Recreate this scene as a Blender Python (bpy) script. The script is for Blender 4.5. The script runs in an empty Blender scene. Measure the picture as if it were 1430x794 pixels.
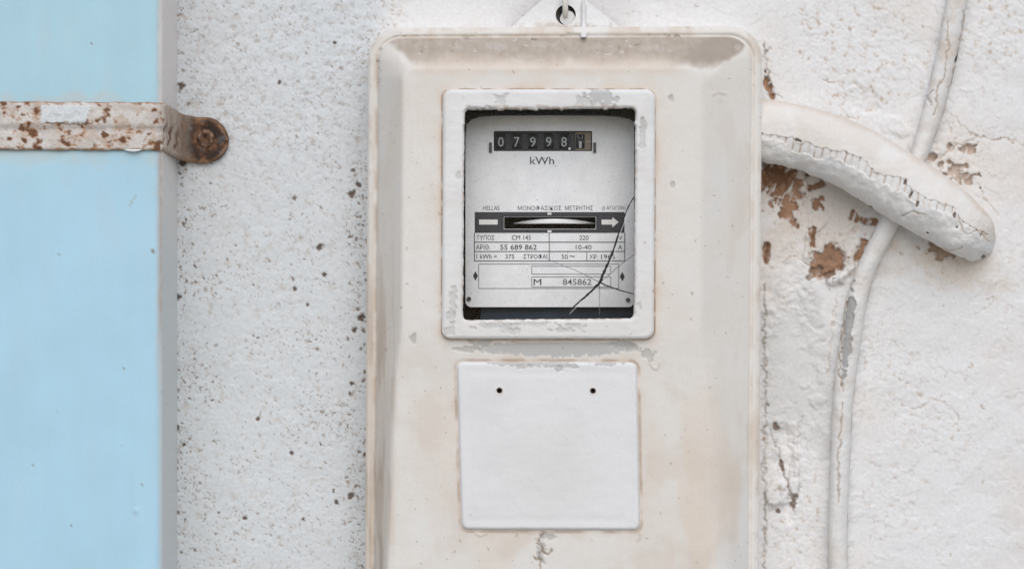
import bpy, math
import numpy as np

# ------------------------------------------------------------------ scale, camera, sky, sun, exposure
S = 0.0004            # metres per photograph pixel on the wall plane
CX, CY = 715.0, 397.0 # optical axis on the wall, in the same units
D = 3750.0            # camera distance to the wall in the same units (1.5 m)
sc = bpy.context.scene
cam = bpy.data.objects.new('camera', bpy.data.cameras.new('camera'))
sc.collection.objects.link(cam)
cam.location = (0, -D * S, 0)
cam.rotation_euler = (math.pi / 2, 0, 0)
cam.data.sensor_width = 36
cam.data.lens = 36 * D / 1430.0
cam.data.clip_start = 0.05
cam.data.clip_end = 100
sc.camera = cam

SUN_EL, SUN_AZ = math.radians(41), math.radians(4)   # azimuth: to the right of the camera axis
world = bpy.data.worlds.new('World'); sc.world = world; world.use_nodes = True
wn = world.node_tree.nodes; wl = world.node_tree.links
sky = wn.new('ShaderNodeTexSky'); sky.sky_type = 'NISHITA'; sky.sun_disc = False
sky.sun_elevation = SUN_EL; sky.sun_rotation = math.pi - SUN_AZ
sky.air_density = 1.0; sky.dust_density = 1.0; sky.ozone_density = 1.0
bg = wn['Background']; bg.inputs['Strength'].default_value = 0.12
wl.new(sky.outputs['Color'], bg.inputs['Color'])
sun = bpy.data.objects.new('sun', bpy.data.lights.new('sun', 'SUN'))
sc.collection.objects.link(sun)
sun.data.energy = 1.5; sun.data.angle = math.radians(62); sun.data.color = (1.0, 0.945, 0.88)
from mathutils import Vector
sd = Vector((math.sin(SUN_AZ) * math.cos(SUN_EL), -math.cos(SUN_AZ) * math.cos(SUN_EL), math.sin(SUN_EL)))
sun.rotation_euler = sd.to_track_quat('Z', 'Y').to_euler()
vs = sc.view_settings
vs.view_transform = 'Standard'; vs.look = 'None'; vs.gamma = 1; vs.use_curve_mapping = False
vs.exposure = 0.13

# ------------------------------------------------------------------ numpy helpers (all in photograph units, x right, y down, h off the wall)
def P(x, y, h):
    k = (D - h) / D
    return np.stack([(x - CX) * k * S, -h * S + 0 * x, (CY - y) * k * S], -1)

def ss(a, b, x):
    t = np.clip((x - a) / (b - a), 0, 1)
    return t * t * (3 - 2 * t)

def _hash(i, j, seed):
    n = (i.astype(np.int64) * 374761393 + j.astype(np.int64) * 668265263 + seed * 974634777) & 0xFFFFFFFF
    n = ((n ^ (n >> 13)) * 1274126177) & 0xFFFFFFFF
    n = ((n ^ (n >> 16)) * 2246822519) & 0xFFFFFFFF
    return ((n ^ (n >> 15)) & 0xFFFFFF) / float(0xFFFFFF)

def noise(x, y, wl_, seed=0):
    x = x / wl_ + 1000.37 + seed * 3.17; y = y / wl_ + 1000.71 + seed * 1.93
    i = np.floor(x); j = np.floor(y); fx = x - i; fy = y - j
    u = fx * fx * fx * (fx * (fx * 6 - 15) + 10); v = fy * fy * fy * (fy * (fy * 6 - 15) + 10)
    def g(a, b):
        t = _hash(i + a, j + b, seed) * 2 * np.pi
        return np.cos(t) * (fx - a) + np.sin(t) * (fy - b)
    n0 = g(0, 0) * (1 - u) + g(1, 0) * u
    n1 = g(0, 1) * (1 - u) + g(1, 1) * u
    return (n0 * (1 - v) + n1 * v) * 1.5

def fbm(x, y, wl_, octv=4, seed=0, gain=0.5):
    r = 0 * x; a = 1.0; t = 0
    for k in range(octv):
        r = r + a * noise(x, y, wl_ / 2 ** k, seed + 17 * k); t += a; a *= gain
    return r / t * 1.4

def mix(c, col, m):
    return c * (1 - m[..., None]) + np.array(col) * m[..., None]

def blob(x, y, cx, cy, rx, ry, ang=0, seed=0, rag=0.35, wl_=14, soft=0.08):
    a = math.radians(ang); dx = x - cx; dy = y - cy
    u = (dx * math.cos(a) + dy * math.sin(a)) / rx; v = (-dx * math.sin(a) + dy * math.cos(a)) / ry
    d = np.sqrt(u * u + v * v)
    m = d < 2.2
    out = np.zeros_like(d)
    if m.any():
        q = d[m] + rag * fbm(x[m], y[m], wl_, 3, seed) * 1.6
        out[m] = 1 - ss(1 - soft, 1 + soft, q)
    return out

def pline(x, y, pts, wob=0.0, seed=0, pad=40):
    """distance to a wobbly polyline (999 far away) """
    pts = np.array(pts, float)
    out = np.full(x.shape, 999.0)
    m = (x > pts[:, 0].min() - pad) & (x < pts[:, 0].max() + pad) & (y > pts[:, 1].min() - pad) & (y < pts[:, 1].max() + pad)
    if not m.any(): return out
    X = x[m].copy(); Y = y[m].copy()
    if wob:
        X = X + wob * fbm(x[m], y[m], 11, 3, seed); Y = Y + wob * fbm(x[m], y[m], 11, 3, seed + 5)
    d = np.full(X.shape, 999.0)
    for (ax, ay), (bx, by) in zip(pts[:-1], pts[1:]):
        vx, vy = bx - ax, by - ay
        t = np.clip(((X - ax) * vx + (Y - ay) * vy) / (vx * vx + vy * vy + 1e-9), 0, 1)
        d = np.minimum(d, np.hypot(X - ax - t * vx, Y - ay - t * vy))
    out[m] = d
    return out

def pits(x, y, cell, seed, dens, rmin, rmax):
    """scattered round-ish spots: strength 0..1 ; dens is an array of probabilities"""
    out = np.zeros_like(x)
    wx = x + 3.0 * noise(x, y, 5.5, seed + 91); wy = y + 3.0 * noise(x, y, 5.5, seed + 92)
    ci = np.floor(x / cell); cj = np.floor(y / cell)
    for a in (-1, 0, 1):
        for b in (-1, 0, 1):
            i = ci + a; j = cj + b
            h1 = _hash(i, j, seed); h2 = _hash(i, j, seed + 1); h3 = _hash(i, j, seed + 2); h4 = _hash(i, j, seed + 3)
            px = (i + h1) * cell; py = (j + h2) * cell
            r = rmin + (rmax - rmin) * h4 ** 4
            on = h3 < dens
            d = np.hypot(wx - px, wy - py) / r
            out = np.maximum(out, np.where(on, 1 - ss(0.5, 1.1, d), 0))
    return out

def rrect(x, y, x0, x1, y0, y1, r):
    """signed distance to a rounded rectangle, negative inside"""
    cx = (x0 + x1) / 2; cy = (y0 + y1) / 2
    qx = np.abs(x - cx) - (x1 - x0) / 2 + r; qy = np.abs(y - cy) - (y1 - y0) / 2 + r
    return np.hypot(np.maximum(qx, 0), np.maximum(qy, 0)) + np.minimum(np.maximum(qx, qy), 0) - r

def spl(pts, n):
    """smooth resampling of a polyline with any number of columns (Catmull-Rom)"""
    p = np.array(pts, float); q = np.vstack([2 * p[0] - p[1], p, 2 * p[-1] - p[-2]])
    t = np.linspace(0, len(p) - 1 - 1e-6, n); i = t.astype(int); f = (t - i)[:, None]
    a, b, c, d = q[i], q[i + 1], q[i + 2], q[i + 3]
    return 0.5 * (2 * b + (c - a) * f + (2 * a - 5 * b + 4 * c - d) * f ** 2 + (3 * b - a - 3 * c + d) * f ** 3)

# ------------------------------------------------------------------ objects
def link(o, parent=None):
    sc.collection.objects.link(o)
    if parent is not None: o.parent = parent
    return o

def origin_of(parent):
    v = Vector((0, 0, 0))
    while parent is not None:
        v += parent.location; parent = parent.parent
    return np.array(v)

def tag(o, label=None, cat=None, kind=None, group=None):
    if label: o['label'] = label
    if cat: o['category'] = cat
    if kind: o['kind'] = kind
    if group: o['group'] = group
    return o

def empty(name, loc):
    o = bpy.data.objects.new(name, None); o.location = [float(v) for v in loc]; o.empty_display_size = 0.02
    return link(o)

def mesh_obj(name, co, faces, mat, parent=None, col=None, loc=None, smooth=True):
    """co in world metres; faces: (n,4) array or list of polygons"""
    base = origin_of(parent)
    if loc is not None: base = base + np.array(loc)
    co = np.asarray(co, float).reshape(-1, 3) - base
    me = bpy.data.meshes.new(name)
    if isinstance(faces, np.ndarray):
        n = len(faces); k = faces.shape[1]
        me.vertices.add(len(co)); me.vertices.foreach_set('co', co.astype(np.float32).ravel())
        me.loops.add(n * k); me.loops.foreach_set('vertex_index', faces.astype(np.int32).ravel())
        me.polygons.add(n); me.polygons.foreach_set('loop_start', np.arange(0, n * k, k, dtype=np.int32))
        me.update(calc_edges=True)
    else:
        me.from_pydata([tuple(c) for c in co], [], faces); me.update()
    me.polygons.foreach_set('use_smooth', np.full(len(me.polygons), smooth))
    if col is not None:
        at = me.attributes.new('tint', 'FLOAT_COLOR', 'POINT')
        c4 = np.ones((len(co), 4), np.float32); c4[:, :3] = np.clip(np.asarray(col).reshape(-1, 3), 0.004, 0.95)
        at.data.foreach_set('color', c4.ravel())
    me.materials.append(mat)
    o = bpy.data.objects.new(name, me)
    if loc is not None: o.location = [float(v) for v in loc]
    return link(o, parent)

def gridfaces(nr, nc):
    i = np.arange(nr * nc).reshape(nr, nc)
    return np.stack([i[:-1, :-1], i[1:, :-1], i[1:, 1:], i[:-1, 1:]], -1).reshape(-1, 4)

def panel(name, sdf, hf, cf, box, step, mat, parent=None, skirt=0.0, loc=None, skirt_col=None):
    """a moulded plate: outline (and holes) from a signed distance, front height hf, colour cf, sides dropped to height `skirt`"""
    x0, x1, y0, y1 = box
    xs = np.arange(x0 - step, x1 + 2 * step, step); ys = np.arange(y0 - step, y1 + 2 * step, step)
    X, Y = np.meshgrid(xs, ys)
    nr, nc = X.shape
    F = gridfaces(nr, nc)
    cxm = (X[:-1, :-1] + X[1:, 1:]) / 2; cym = (Y[:-1, :-1] + Y[1:, 1:]) / 2
    F = F[(sdf(cxm, cym) < 0).ravel()]
    x = X.ravel(); y = Y.ravel()
    # boundary edges
    E = np.concatenate([F[:, [0, 1]], F[:, [1, 2]], F[:, [2, 3]], F[:, [3, 0]]])
    key = np.sort(E, 1); kk = key[:, 0].astype(np.int64) * (nr * nc) + key[:, 1]
    u, idx, cnt = np.unique(kk, return_index=True, return_counts=True)
    B = E[idx[cnt == 1]]
    bv = np.unique(B)
    for _ in range(3):
        bx, by = x[bv], y[bv]; d = sdf(bx, by); e = 0.4
        gx = (sdf(bx + e, by) - sdf(bx - e, by)) / (2 * e); gy = (sdf(bx, by + e) - sdf(bx, by - e)) / (2 * e)
        g2 = np.maximum(gx * gx + gy * gy, 0.3)
        lim = np.clip(d, -2 * step, 2 * step)
        x[bv] = bx - lim * gx / g2; y[bv] = by - lim * gy / g2
    h = hf(x, y); c = cf(x, y)
    co = P(x, y, h)
    used = np.unique(F)
    top = co[bv]; tc = c[bv]
    bot = top.copy(); bot[:, 1] = np.maximum(bot[:, 1], -skirt * S)
    remap = np.full(nr * nc, -1); remap[used] = np.arange(len(used))
    bm = np.full(nr * nc, -1); bm[bv] = np.arange(len(bv))
    n0 = len(used); nb = len(bv)
    F2 = remap[F]
    Sk = np.stack([bm[B[:, 1]] + n0, bm[B[:, 0]] + n0, bm[B[:, 0]] + n0 + nb, bm[B[:, 1]] + n0 + nb], -1)
    sc_ = tc if skirt_col is None else np.broadcast_to(np.array(skirt_col), tc.shape)
    return mesh_obj(name, np.concatenate([co[used], top, bot]), np.concatenate([F2, Sk]), mat, parent,
                    np.concatenate([c[used], sc_, sc_]), loc)

def ribbon(name, X, Y, H, C, mat, parent=None, loc=None):
    return mesh_obj(name, P(X, Y, H).reshape(-1, 3), gridfaces(*X.shape), mat, parent, C, loc)

def slab(name, pts, h0, h1, mat, parent=None, smooth=False):
    """flat polygon (photograph units) extruded from h0 to h1; straight sides"""
    pts = np.array(pts, float); n = len(pts)
    f = P(pts[:, 0], pts[:, 1], np.full(n, h1)); b = f.copy(); b[:, 1] = -h0 * S
    return mesh_obj(name, np.vstack([f, b]), [list(range(n))[::-1]] + [list(range(n, 2 * n))] +
                    [[i, (i + 1) % n, n + (i + 1) % n, n + i] for i in range(n)], mat, parent, smooth=smooth)

def rect(x0, x1, y0, y1): return [(x0, y0), (x1, y0), (x1, y1), (x0, y1)]

def disc_pts(cx, cy, r, n=24): return [(cx + r * math.cos(2 * math.pi * k / n), cy + r * math.sin(2 * math.pi * k / n)) for k in range(n)]

# ------------------------------------------------------------------ materials
def new_mat(name):
    m = bpy.data.materials.new(name); m.use_nodes = True
    nt = m.node_tree; b = nt.nodes['Principled BSDF']
    return m, nt, b

def add_noise(nt, scale, detail=3, rough=0.6):
    tc = nt.nodes.get('TC') or nt.nodes.new('ShaderNodeTexCoord'); tc.name = 'TC'
    n = nt.nodes.new('ShaderNodeTexNoise'); n.inputs['Scale'].default_value = scale
    n.inputs['Detail'].default_value = detail; n.inputs['Roughness'].default_value = rough
    nt.links.new(tc.outputs['Object'], n.inputs['Vector'])
    return n.outputs['Fac']

def ramp(nt, fac, stops):
    r = nt.nodes.new('ShaderNodeValToRGB'); nt.links.new(fac, r.inputs['Fac'])
    e = r.color_ramp.elements
    while len(e) < len(stops): e.new(0.5)
    for el, (p, c) in zip(e, stops): el.position = p; el.color = (*c, 1) if len(c) == 3 else c
    return r.outputs['Color']

def surf(name, color=None, rough=0.7, spec=0.3, var=0.10, vscale=500, bump=0.25, bscale=700, bdist=0.0004, metal=0.0, fine=2200):
    """diffuse paint / plaster: colour from the `tint` attribute (or a constant) times fine grain, with fine relief"""
    m, nt, b = new_mat(name)
    if color is None:
        at = nt.nodes.new('ShaderNodeAttribute'); at.attribute_name = 'tint'; src = at.outputs['Color']
    else:
        rg = nt.nodes.new('ShaderNodeRGB'); rg.outputs[0].default_value = (*color, 1); src = rg.outputs[0]
    n = add_noise(nt, vscale, 4, 0.65)
    g = ramp(nt, n, [(0.25, (1 - var,) * 3), (0.75, (1 + var,) * 3)])
    mx = nt.nodes.new('ShaderNodeMix'); mx.data_type = 'RGBA'; mx.blend_type = 'MULTIPLY'; mx.inputs[0].default_value = 1
    nt.links.new(src, mx.inputs[6]); nt.links.new(g, mx.inputs[7])
    nt.links.new(mx.outputs[2], b.inputs['Base Color'])
    b.inputs['Roughness'].default_value = rough; b.inputs['Specular IOR Level'].default_value = spec
    b.inputs['Metallic'].default_value = metal
    n2 = add_noise(nt, bscale, 4, 0.6)
    bp = nt.nodes.new('ShaderNodeBump'); bp.inputs['Strength'].default_value = bump; bp.inputs['Distance'].default_value = bdist
    nt.links.new(n2, bp.inputs['Height']); nt.links.new(bp.outputs['Normal'], b.inputs['Normal'])
    return m

M = {}
M['wall'] = surf('limewashed_plaster', rough=0.9, spec=0.15, var=0.07, bump=0.14, bscale=900, bdist=0.0005)
M['cover'] = surf('cream_enamel', rough=0.55, spec=0.35, var=0.075, vscale=1500, bump=0.10, bscale=500, bdist=0.0004)
M['white'] = surf('white_brushed_paint', rough=0.6, spec=0.3, var=0.05, vscale=1500, bump=0.14, bscale=450, bdist=0.0004)
M['blue'] = surf('pale_blue_paint', rough=0.5, spec=0.35, var=0.055, vscale=1500, bump=0.08, bscale=600, bdist=0.0003)
M['rust'] = surf('rusty_painted_steel', rough=0.8, spec=0.25, var=0.16, vscale=900, bump=0.5, bscale=900, bdist=0.0006)
M['pipe'] = surf('limewashed_conduit', rough=0.85, spec=0.2, var=0.04, vscale=700, bump=0.22, bscale=420, bdist=0.0006)
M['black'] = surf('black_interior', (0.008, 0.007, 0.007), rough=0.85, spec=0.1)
M['slate'] = surf('slate_plastic', (0.040, 0.058, 0.080), rough=0.6, spec=0.2, var=0.12)
M['ink'] = surf('dark_grey_print', (0.07, 0.073, 0.08), rough=0.8, spec=0.1, var=0.2, vscale=3000)
M['ink_pale'] = surf('faded_grey_print', (0.17, 0.175, 0.18), rough=0.8, spec=0.1, var=0.3, vscale=3000)
M['band'] = surf('charcoal_print', (0.060, 0.062, 0.072), rough=0.6, spec=0.2, var=0.15, vscale=1500)
M['slot'] = surf('dark_slot', (0.018, 0.020, 0.026), rough=0.7, spec=0.1)
M['drum'] = surf('black_drum', (0.020, 0.022, 0.026), rough=0.5, spec=0.3)
M['counter'] = surf('counter_dark_grey', (0.065, 0.068, 0.078), rough=0.6, spec=0.2, var=0.15, vscale=1500)
M['beige'] = surf('beige_drum_surround', (0.30, 0.25, 0.20), rough=0.6, spec=0.2)
M['digit'] = surf('off_white_digit', (0.50, 0.52, 0.53), rough=0.6, spec=0.2)
M['printwhite'] = surf('white_print', (0.82, 0.82, 0.80), rough=0.6, spec=0.2)
M['steel'] = surf('disc_aluminium', (0.95, 0.95, 0.95), rough=0.3, spec=0.6, metal=0.0, var=0.02, bump=0.02)
M['screw'] = surf('dull_screw', (0.06, 0.065, 0.075), rough=0.5, spec=0.4)
M['wire'] = surf('painted_wire', (0.70, 0.67, 0.62), rough=0.6, spec=0.3, var=0.15)
M['glint'] = surf('chipped_glass_edge', (0.72, 0.73, 0.73), rough=0.3, spec=0.6, var=0.3, vscale=2500)  # pale colour painting the glint along the cracks
M['plug'] = surf('white_plug', (0.80, 0.80, 0.79), rough=0.8, spec=0.2, var=0.04)
M['grime'] = surf('crack_grime', (0.035, 0.033, 0.032), rough=0.7, spec=0.3, var=0.3)  # dark colour standing in for refraction at the broken glass edges
M['grime_pale'] = surf('hairline_grime', (0.20, 0.20, 0.20), rough=0.7, spec=0.3, var=0.3)

# dial sheet metal: pale grey with fly specks
m, nt, b = new_mat('dial_sheet'); M['dial'] = m
n1 = add_noise(nt, 1150, 2, 0.5); n2 = add_noise(nt, 120, 3, 0.6); n3 = add_noise(nt, 2600, 2, 0.6)
c0 = ramp(nt, n2, [(0.3, (0.83, 0.84, 0.85)), (0.7, (0.92, 0.93, 0.94))])
sp = ramp(nt, n1, [(0.27, (0.16, 0.15, 0.14)), (0.33, (1, 1, 1))])
sp2 = ramp(nt, n3, [(0.30, (0.6, 0.6, 0.6)), (0.40, (1, 1, 1))])
mx = nt.nodes.new('ShaderNodeMix'); mx.data_type = 'RGBA'; mx.blend_type = 'MULTIPLY'; mx.inputs[0].default_value = 1
mx2 = nt.nodes.new('ShaderNodeMix'); mx2.data_type = 'RGBA'; mx2.blend_type = 'MULTIPLY'; mx2.inputs[0].default_value = 0.8
nt.links.new(c0, mx.inputs[6]); nt.links.new(sp, mx.inputs[7])
nt.links.new(mx.outputs[2], mx2.inputs[6]); nt.links.new(sp2, mx2.inputs[7]); nt.links.new(mx2.outputs[2], b.inputs['Base Color'])
b.inputs['Roughness'].default_value = 0.5

# thin dusty window glass: clear, a Fresnel reflection, a film of dust and specks
m, nt, b = new_mat('dusty_glass'); M['glass'] = m
nt.nodes.remove(b)
tr = nt.nodes.new('ShaderNodeBsdfTransparent'); gl = nt.nodes.new('ShaderNodeBsdfGlossy'); gl.inputs['Roughness'].default_value = 0.04
df = nt.nodes.new('ShaderNodeBsdfDiffuse'); df.inputs['Color'].default_value = (0.10, 0.09, 0.08, 1)
fr = nt.nodes.new('ShaderNodeFresnel'); fr.inputs['IOR'].default_value = 1.14
m1 = nt.nodes.new('ShaderNodeMixShader'); m2 = nt.nodes.new('ShaderNodeMixShader')
nn = add_noise(nt, 900, 3, 0.65)
dust = ramp(nt, nn, [(0.27, (0.6,) * 3), (0.33, (0.0,) * 3), (0.8, (0.0,) * 3)])
nt.links.new(fr.outputs[0], m1.inputs[0]); nt.links.new(tr.outputs[0], m1.inputs[1]); nt.links.new(gl.outputs[0], m1.inputs[2])
nt.links.new(dust, m2.inputs[0]); nt.links.new(m1.outputs[0], m2.inputs[1]); nt.links.new(df.outputs[0], m2.inputs[2])
nt.links.new(m2.outputs[0], nt.nodes['Material Output'].inputs['Surface'])

BROWN = (0.16, 0.085, 0.045); DARK = (0.05, 0.032, 0.022); TERRA = (0.37, 0.225, 0.145); TAN = (0.52, 0.41, 0.31)
WHITE = np.array((0.778, 0.77, 0.76)); CREAM = np.array((0.75, 0.715, 0.66))

# ================================================================== the wall
CABLE = [(1347, -120, 16), (1345, -60, 16), (1337, 0, 15), (1325, 70, 15), (1306, 145, 15), (1285, 210, 13), (1264, 262, 13), (1243, 310, 14),
         (1222, 352, 14), (1207, 385, 14), (1196, 425, 15), (1188, 470, 15), (1181, 520, 15), (1176, 580, 14.5), (1174, 650, 14), (1171, 720, 14), (1170, 800, 14), (1168, 900, 14)]
PIPE_U = [(1057, 135), (1068, 138), (1100, 143), (1140, 152), (1175, 163), (1215, 180), (1258, 205), (1300, 232), (1340, 260), (1370, 288), (1386, 308), (1393, 325)]
PIPE_L = [(1057, 222), (1068, 226), (1096, 232), (1125, 241), (1155, 253), (1187, 270), (1220, 292), (1258, 315), (1292, 334), (1325, 352), (1354, 364), (1384, 362)]

def wall_layers(x, y):
    left = 1 - ss(500, 560, x + 14 * fbm(x, y, 60, 3, 3))
    upl = left * (1 - ss(170, 280, y + 0.15 * (x - 380)))
    right = ss(1040, 1075, x)
    h = 3.0 * fbm(x, y, 190, 3, 1) + 1.2 * fbm(x, y, 60, 3, 2)
    # coarse stucco on the left
    st = fbm(x, y, 17, 4, 11, 0.6)
    st2 = fbm(x * 0.8 + y * 0.35, y * 0.9 - x * 0.3, 9, 3, 12, 0.6)
    h = h + left * (0.42 * st + 0.42 * st2 + 0.3 * noise(x, y, 4, 15)) + upl * (1.3 * fbm(x, y, 22, 4, 13, 0.65))
    # limewash: thick, brushed, shallow relief
    lw = 1 - left
    h = h + lw * (0.55 * fbm(x + 0.4 * y, y, 26, 4, 21) + 0.15 * noise(x, y, 5, 22))
    c = np.empty(x.shape + (3,)); c[:] = WHITE
    c = mix(c, (0.645, 0.675, 0.69), left * 0.85)
    # vague warm and grey staining
    w = fbm(x, y, 120, 4, 31)
    c = mix(c, (0.72, 0.66, 0.60), np.clip(w - 0.12, 0, 1) * 0.8 * lw)
    # rough flaky patches in the limewash
    rough = np.zeros_like(x)
    for (cx, cy, rx, ry, s, k) in [(1195, 62, 85, 62, 41, 1.0), (1215, 130, 52, 38, 42, 1.0), (1395, 55, 62, 62, 43, 1.0), (1300, 590, 62, 46, 44, .7), (1110, 735, 48, 85, 45, 1.0),
                                (1245, 520, 40, 70, 46, .7), (1325, 225, 48, 40, 47, .8), (1140, 345, 75, 75, 48, .7), (1310, 372, 46, 30, 49, .8), (520, 10, 40, 50, 50, .7),
                                (1110, 430, 40, 40, 51, .6), (1395, 390, 50, 90, 52, .35), (1245, 690, 50, 70, 53, .5), (1075, 560, 20, 120, 54, .9)]:
        rough = np.maximum(rough, k * blob(x, y, cx, cy, rx, ry, 0, s, 0.5, 34, 0.35))
    rough = rough * lw
    rf = fbm(x, y, 11, 4, 61, 0.62)
    h = h + rough * (0.9 * rf + 0.45 * noise(x, y, 4.5, 62))
    c = mix(c, (0.64, 0.56, 0.48), rough * ss(0.10, 0.5, -rf) * 0.6)
    c = mix(c, (0.44, 0.33, 0.24), rough * ss(0.40, 0.62, -rf) * 0.55)
    # thin flakes: stepped paint layers
    fl = fbm(x + 9 * noise(x, y, 30, 71), y, 75, 5, 72, 0.62)
    e1 = ss(0.13, 0.155, fl); e2 = ss(-0.36, -0.335, fl)
    h = h + lw * (0.6 * e1 + 0.5 * e2)
    edge = np.exp(-((fl - 0.135) / 0.012) ** 2) + np.exp(-((fl + 0.355) / 0.012) ** 2)
    c = mix(c, (0.55, 0.44, 0.35), np.clip(edge, 0, 1) * lw * 0.35 * ss(-0.1, 0.3, fbm(x, y, 90, 2, 75)))
    # pits and dirt in the stucco, denser beside the blue box and the meter
    near = np.exp(-np.clip(x - 247, 0, 999) / 26.0) + 0.8 * np.exp(-np.clip(512 - x, 0, 999) / 34.0)
    clump = ss(-0.15, 0.5, fbm(x, y, 70, 3, 81))
    dens = left * np.clip(0.06 + 0.42 * clump + 0.9 * near * (0.35 + clump), 0, 1) * (1 - 0.45 * upl)
    p1 = pits(x, y, 6.5, 82, np.clip(dens * 1.3 + .04 * left, 0, 1), 0.8, 2.2); p2 = pits(x, y, 15, 86, dens * 0.5, 1.3, 4.0)
    p3 = pits(x, y, 30, 95, lw * 0.16, 1.2, 3.2) * lw
    pt = np.maximum(p1 * 0.65, p2 * .9)
    h = h - 1.3 * pt - 1.0 * p3
    pc = 0.5 + 0.5 * noise(x, y, 9, 84)
    p0 = pits(x, y, 4.6, 88, np.clip(left * (.10 + .30 * clump + 1.0 * near * (.3 + clump)), 0, 1) * .6, .7, 1.7)
    c = mix(c, (0.30, 0.21, 0.14), p0 * .75)
    edge_d = np.where(x > 247, .85 * np.exp(-np.clip(x - 247, 0, 999) / 17.0), 0) + .55 * np.exp(-np.clip(511 - x, 0, 999) / 22.0) * ss(150, 300, y)
    pe_ = pits(x, y, 5.8, 105, left * edge_d * (.45 + .75 * clump), .9, 3.0)
    c = mix(c, (0.17, 0.11, 0.07), pe_ * .85); h = h - 1.2 * pe_
    c = mix(c, (0.27, 0.175, 0.11), np.clip(pt * (0.45 + 0.65 * pc), 0, 1))
    c = mix(c, DARK, p2 * ss(0.2, 0.8, pc) * 0.75)
    c = mix(c, (0.40, 0.29, 0.20), p3 * 0.6)
    g = ss(0.22, 0.6, -st2) * left
    c = mix(c, (0.47, 0.44, 0.42), g * 0.45 * (0.5 + upl)); c = mix(c, (0.50, 0.43, 0.36), ss(0.25, 0.6, -st) * left * 0.35)
    # named larger holes
    for (cx, cy, r, s) in [(249, 414, 6, 1), (501, 258, 5, 2), (492, 272, 8, 3), (407, 633, 4, 4), (491, 692, 7, 5), (470, 701, 4, 6), (491, 536, 4, 7), (247, 598, 6, 8),
                           (446, 346, 6, 9), (453, 384, 5, 10), (412, 403, 4, 11), (429, 425, 4, 12), (342, 723, 4, 13), (390, 116, 4, 14), (467, 60, 4, 15), (253, 120, 7, 16), (256, 227, 8, 17), (505, 443, 8, 18), (495, 460, 5, 19)]:
        b_ = blob(x, y, cx, cy, r * .62, r * .7, 0, 100 + s, 0.5, 6, 0.3)
        h = h - 3 * b_; c = mix(c, (0.12, 0.07, 0.045), b_ * 0.9)
    # exposed terracotta render where thick limewash has fallen away
    tm = np.zeros_like(x)
    for (cx, cy, rx, ry, a, s, rag) in [(1090, 255, 30, 27, 20, 201, .55), (1100, 288, 12, 24, -15, 202, .7), (1082, 242, 16, 15, 0, 214, .3), (1157, 364, 25, 21, -45, 203, .42), (1144, 376, 14, 13, 0, 204, .5), (1300, 219, 7, 7, 0, 205, .4), (1336, 240, 21, 10, 28, 206, 1.0),
                                  (1350, 250, 10, 6, 40, 207, .5), (1327, 205, 5, 5, 0, 208, .4), (1352, 208, 9, 8, 0, 209, 1.0), (1217, 310, 9, 8, 0, 210, .5), (1143, 259, 12, 5, -25, 211, .9),
                                  (1135, 330, 6, 12, 15, 212, .7), (1070, 352, 5, 17, 0, 213, .5), (1140, 285, 9, 8, 0, 215, 1.0), (1195, 305, 10, 6, 10, 216, 1.1), (1203, 350, 6, 16, 25, 217, .8), (1073, 122, 5, 14, -15, 218, .6), (1078, 135, 5, 5, 0, 219, .6), (1315, 350, 20, 9, 20, 220, 1.1)]:
        tm = np.maximum(tm, blob(x, y, cx, cy, rx, ry, a, s, rag * .85, 12, 0.16))
    strk = fbm(x * .9 + y * .35, (y - x * .4) * .28, 9, 3, 224)
    tm = tm * ss(-.62, -.22, strk + .25 * ss(1120, 1140, x) * ss(330, 345, y))
    spk = pits(x, y, 8, 226, .42 * blob(x, y, 1145, 300, 85, 62, 25, 227, .5, 30, .5) + .40 * blob(x, y, 1335, 225, 42, 36, 0, 228, .5, 30, .5) + .35 * blob(x, y, 1310, 365, 40, 18, 20, 229, .5, 30, .5), .9, 3.0)
    c = mix(c, (0.36, 0.22, 0.14), spk * .75); h = h - 1.2 * spk
    h = h - 7.0 * tm + tm * 1.2 * fbm(x, y, 8, 3, 221)
    tcol = np.array(TERRA) * (1 + 0.35 * fbm(x, y, 22, 4, 222))[..., None]
    c = c * (1 - tm[..., None]) + tcol * tm[..., None]
    dk = blob(x, y, 1085, 245, 22, 16, 15, 231, .5, 9, .4) * tm + blob(x, y, 1071, 232, 5, 9, 0, 232, .4, 9, .3) + blob(x, y, 1070, 352, 3, 14, 0, 233, .5, 9, .3)
    c = mix(c, (0.17, 0.085, 0.045), np.clip(dk, 0, 1) * 0.8)
    tint = blob(x, y, 1150, 300, 85, 70, 20, 241, .4, 40, .5)
    c = mix(c, (0.60, 0.52, 0.45), tint * (1 - tm) * 0.62)  # shade under the conduit painted in as a grey-brown tone
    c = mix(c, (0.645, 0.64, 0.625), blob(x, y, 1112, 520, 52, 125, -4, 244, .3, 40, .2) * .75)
    c = mix(c, (0.70, 0.58, 0.46), blob(x, y, 1330, 372, 70, 26, 15, 242, .4, 40, .6) * 0.55)
    c = mix(c, (0.74, 0.68, 0.62), blob(x, y, 1330, 230, 70, 60, 15, 243, .4, 40, .6) * 0.5)
    # lumps and rims of loose plaster
    for (cx, cy, rx, ry, a, k) in [(1165, 388, 12, 8, -20, 9), (1183, 372, 8, 22, 22, 8), (1128, 340, 5, 30, 8, 5), (1140, 318, 18, 6, -40, 4), (1083, 690, 13, 17, 0, 9), (1100, 700, 8, 26, -10, -5), (1098, 640, 14, 44, 0, -5),
                               (1110, 660, 6, 50, 3, 4), (1180, 345, 16, 30, 25, 5), (1120, 250, 5, 40, -12, 4), (1165, 335, 24, 8, -35, 4), (1300, 210, 16, 8, 0, 3), (1100, 520, 42, 110, 0, -4), (1205, 140, 26, 16, 30, -3), (1250, 175, 20, 12, 20, 3)]:
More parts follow.
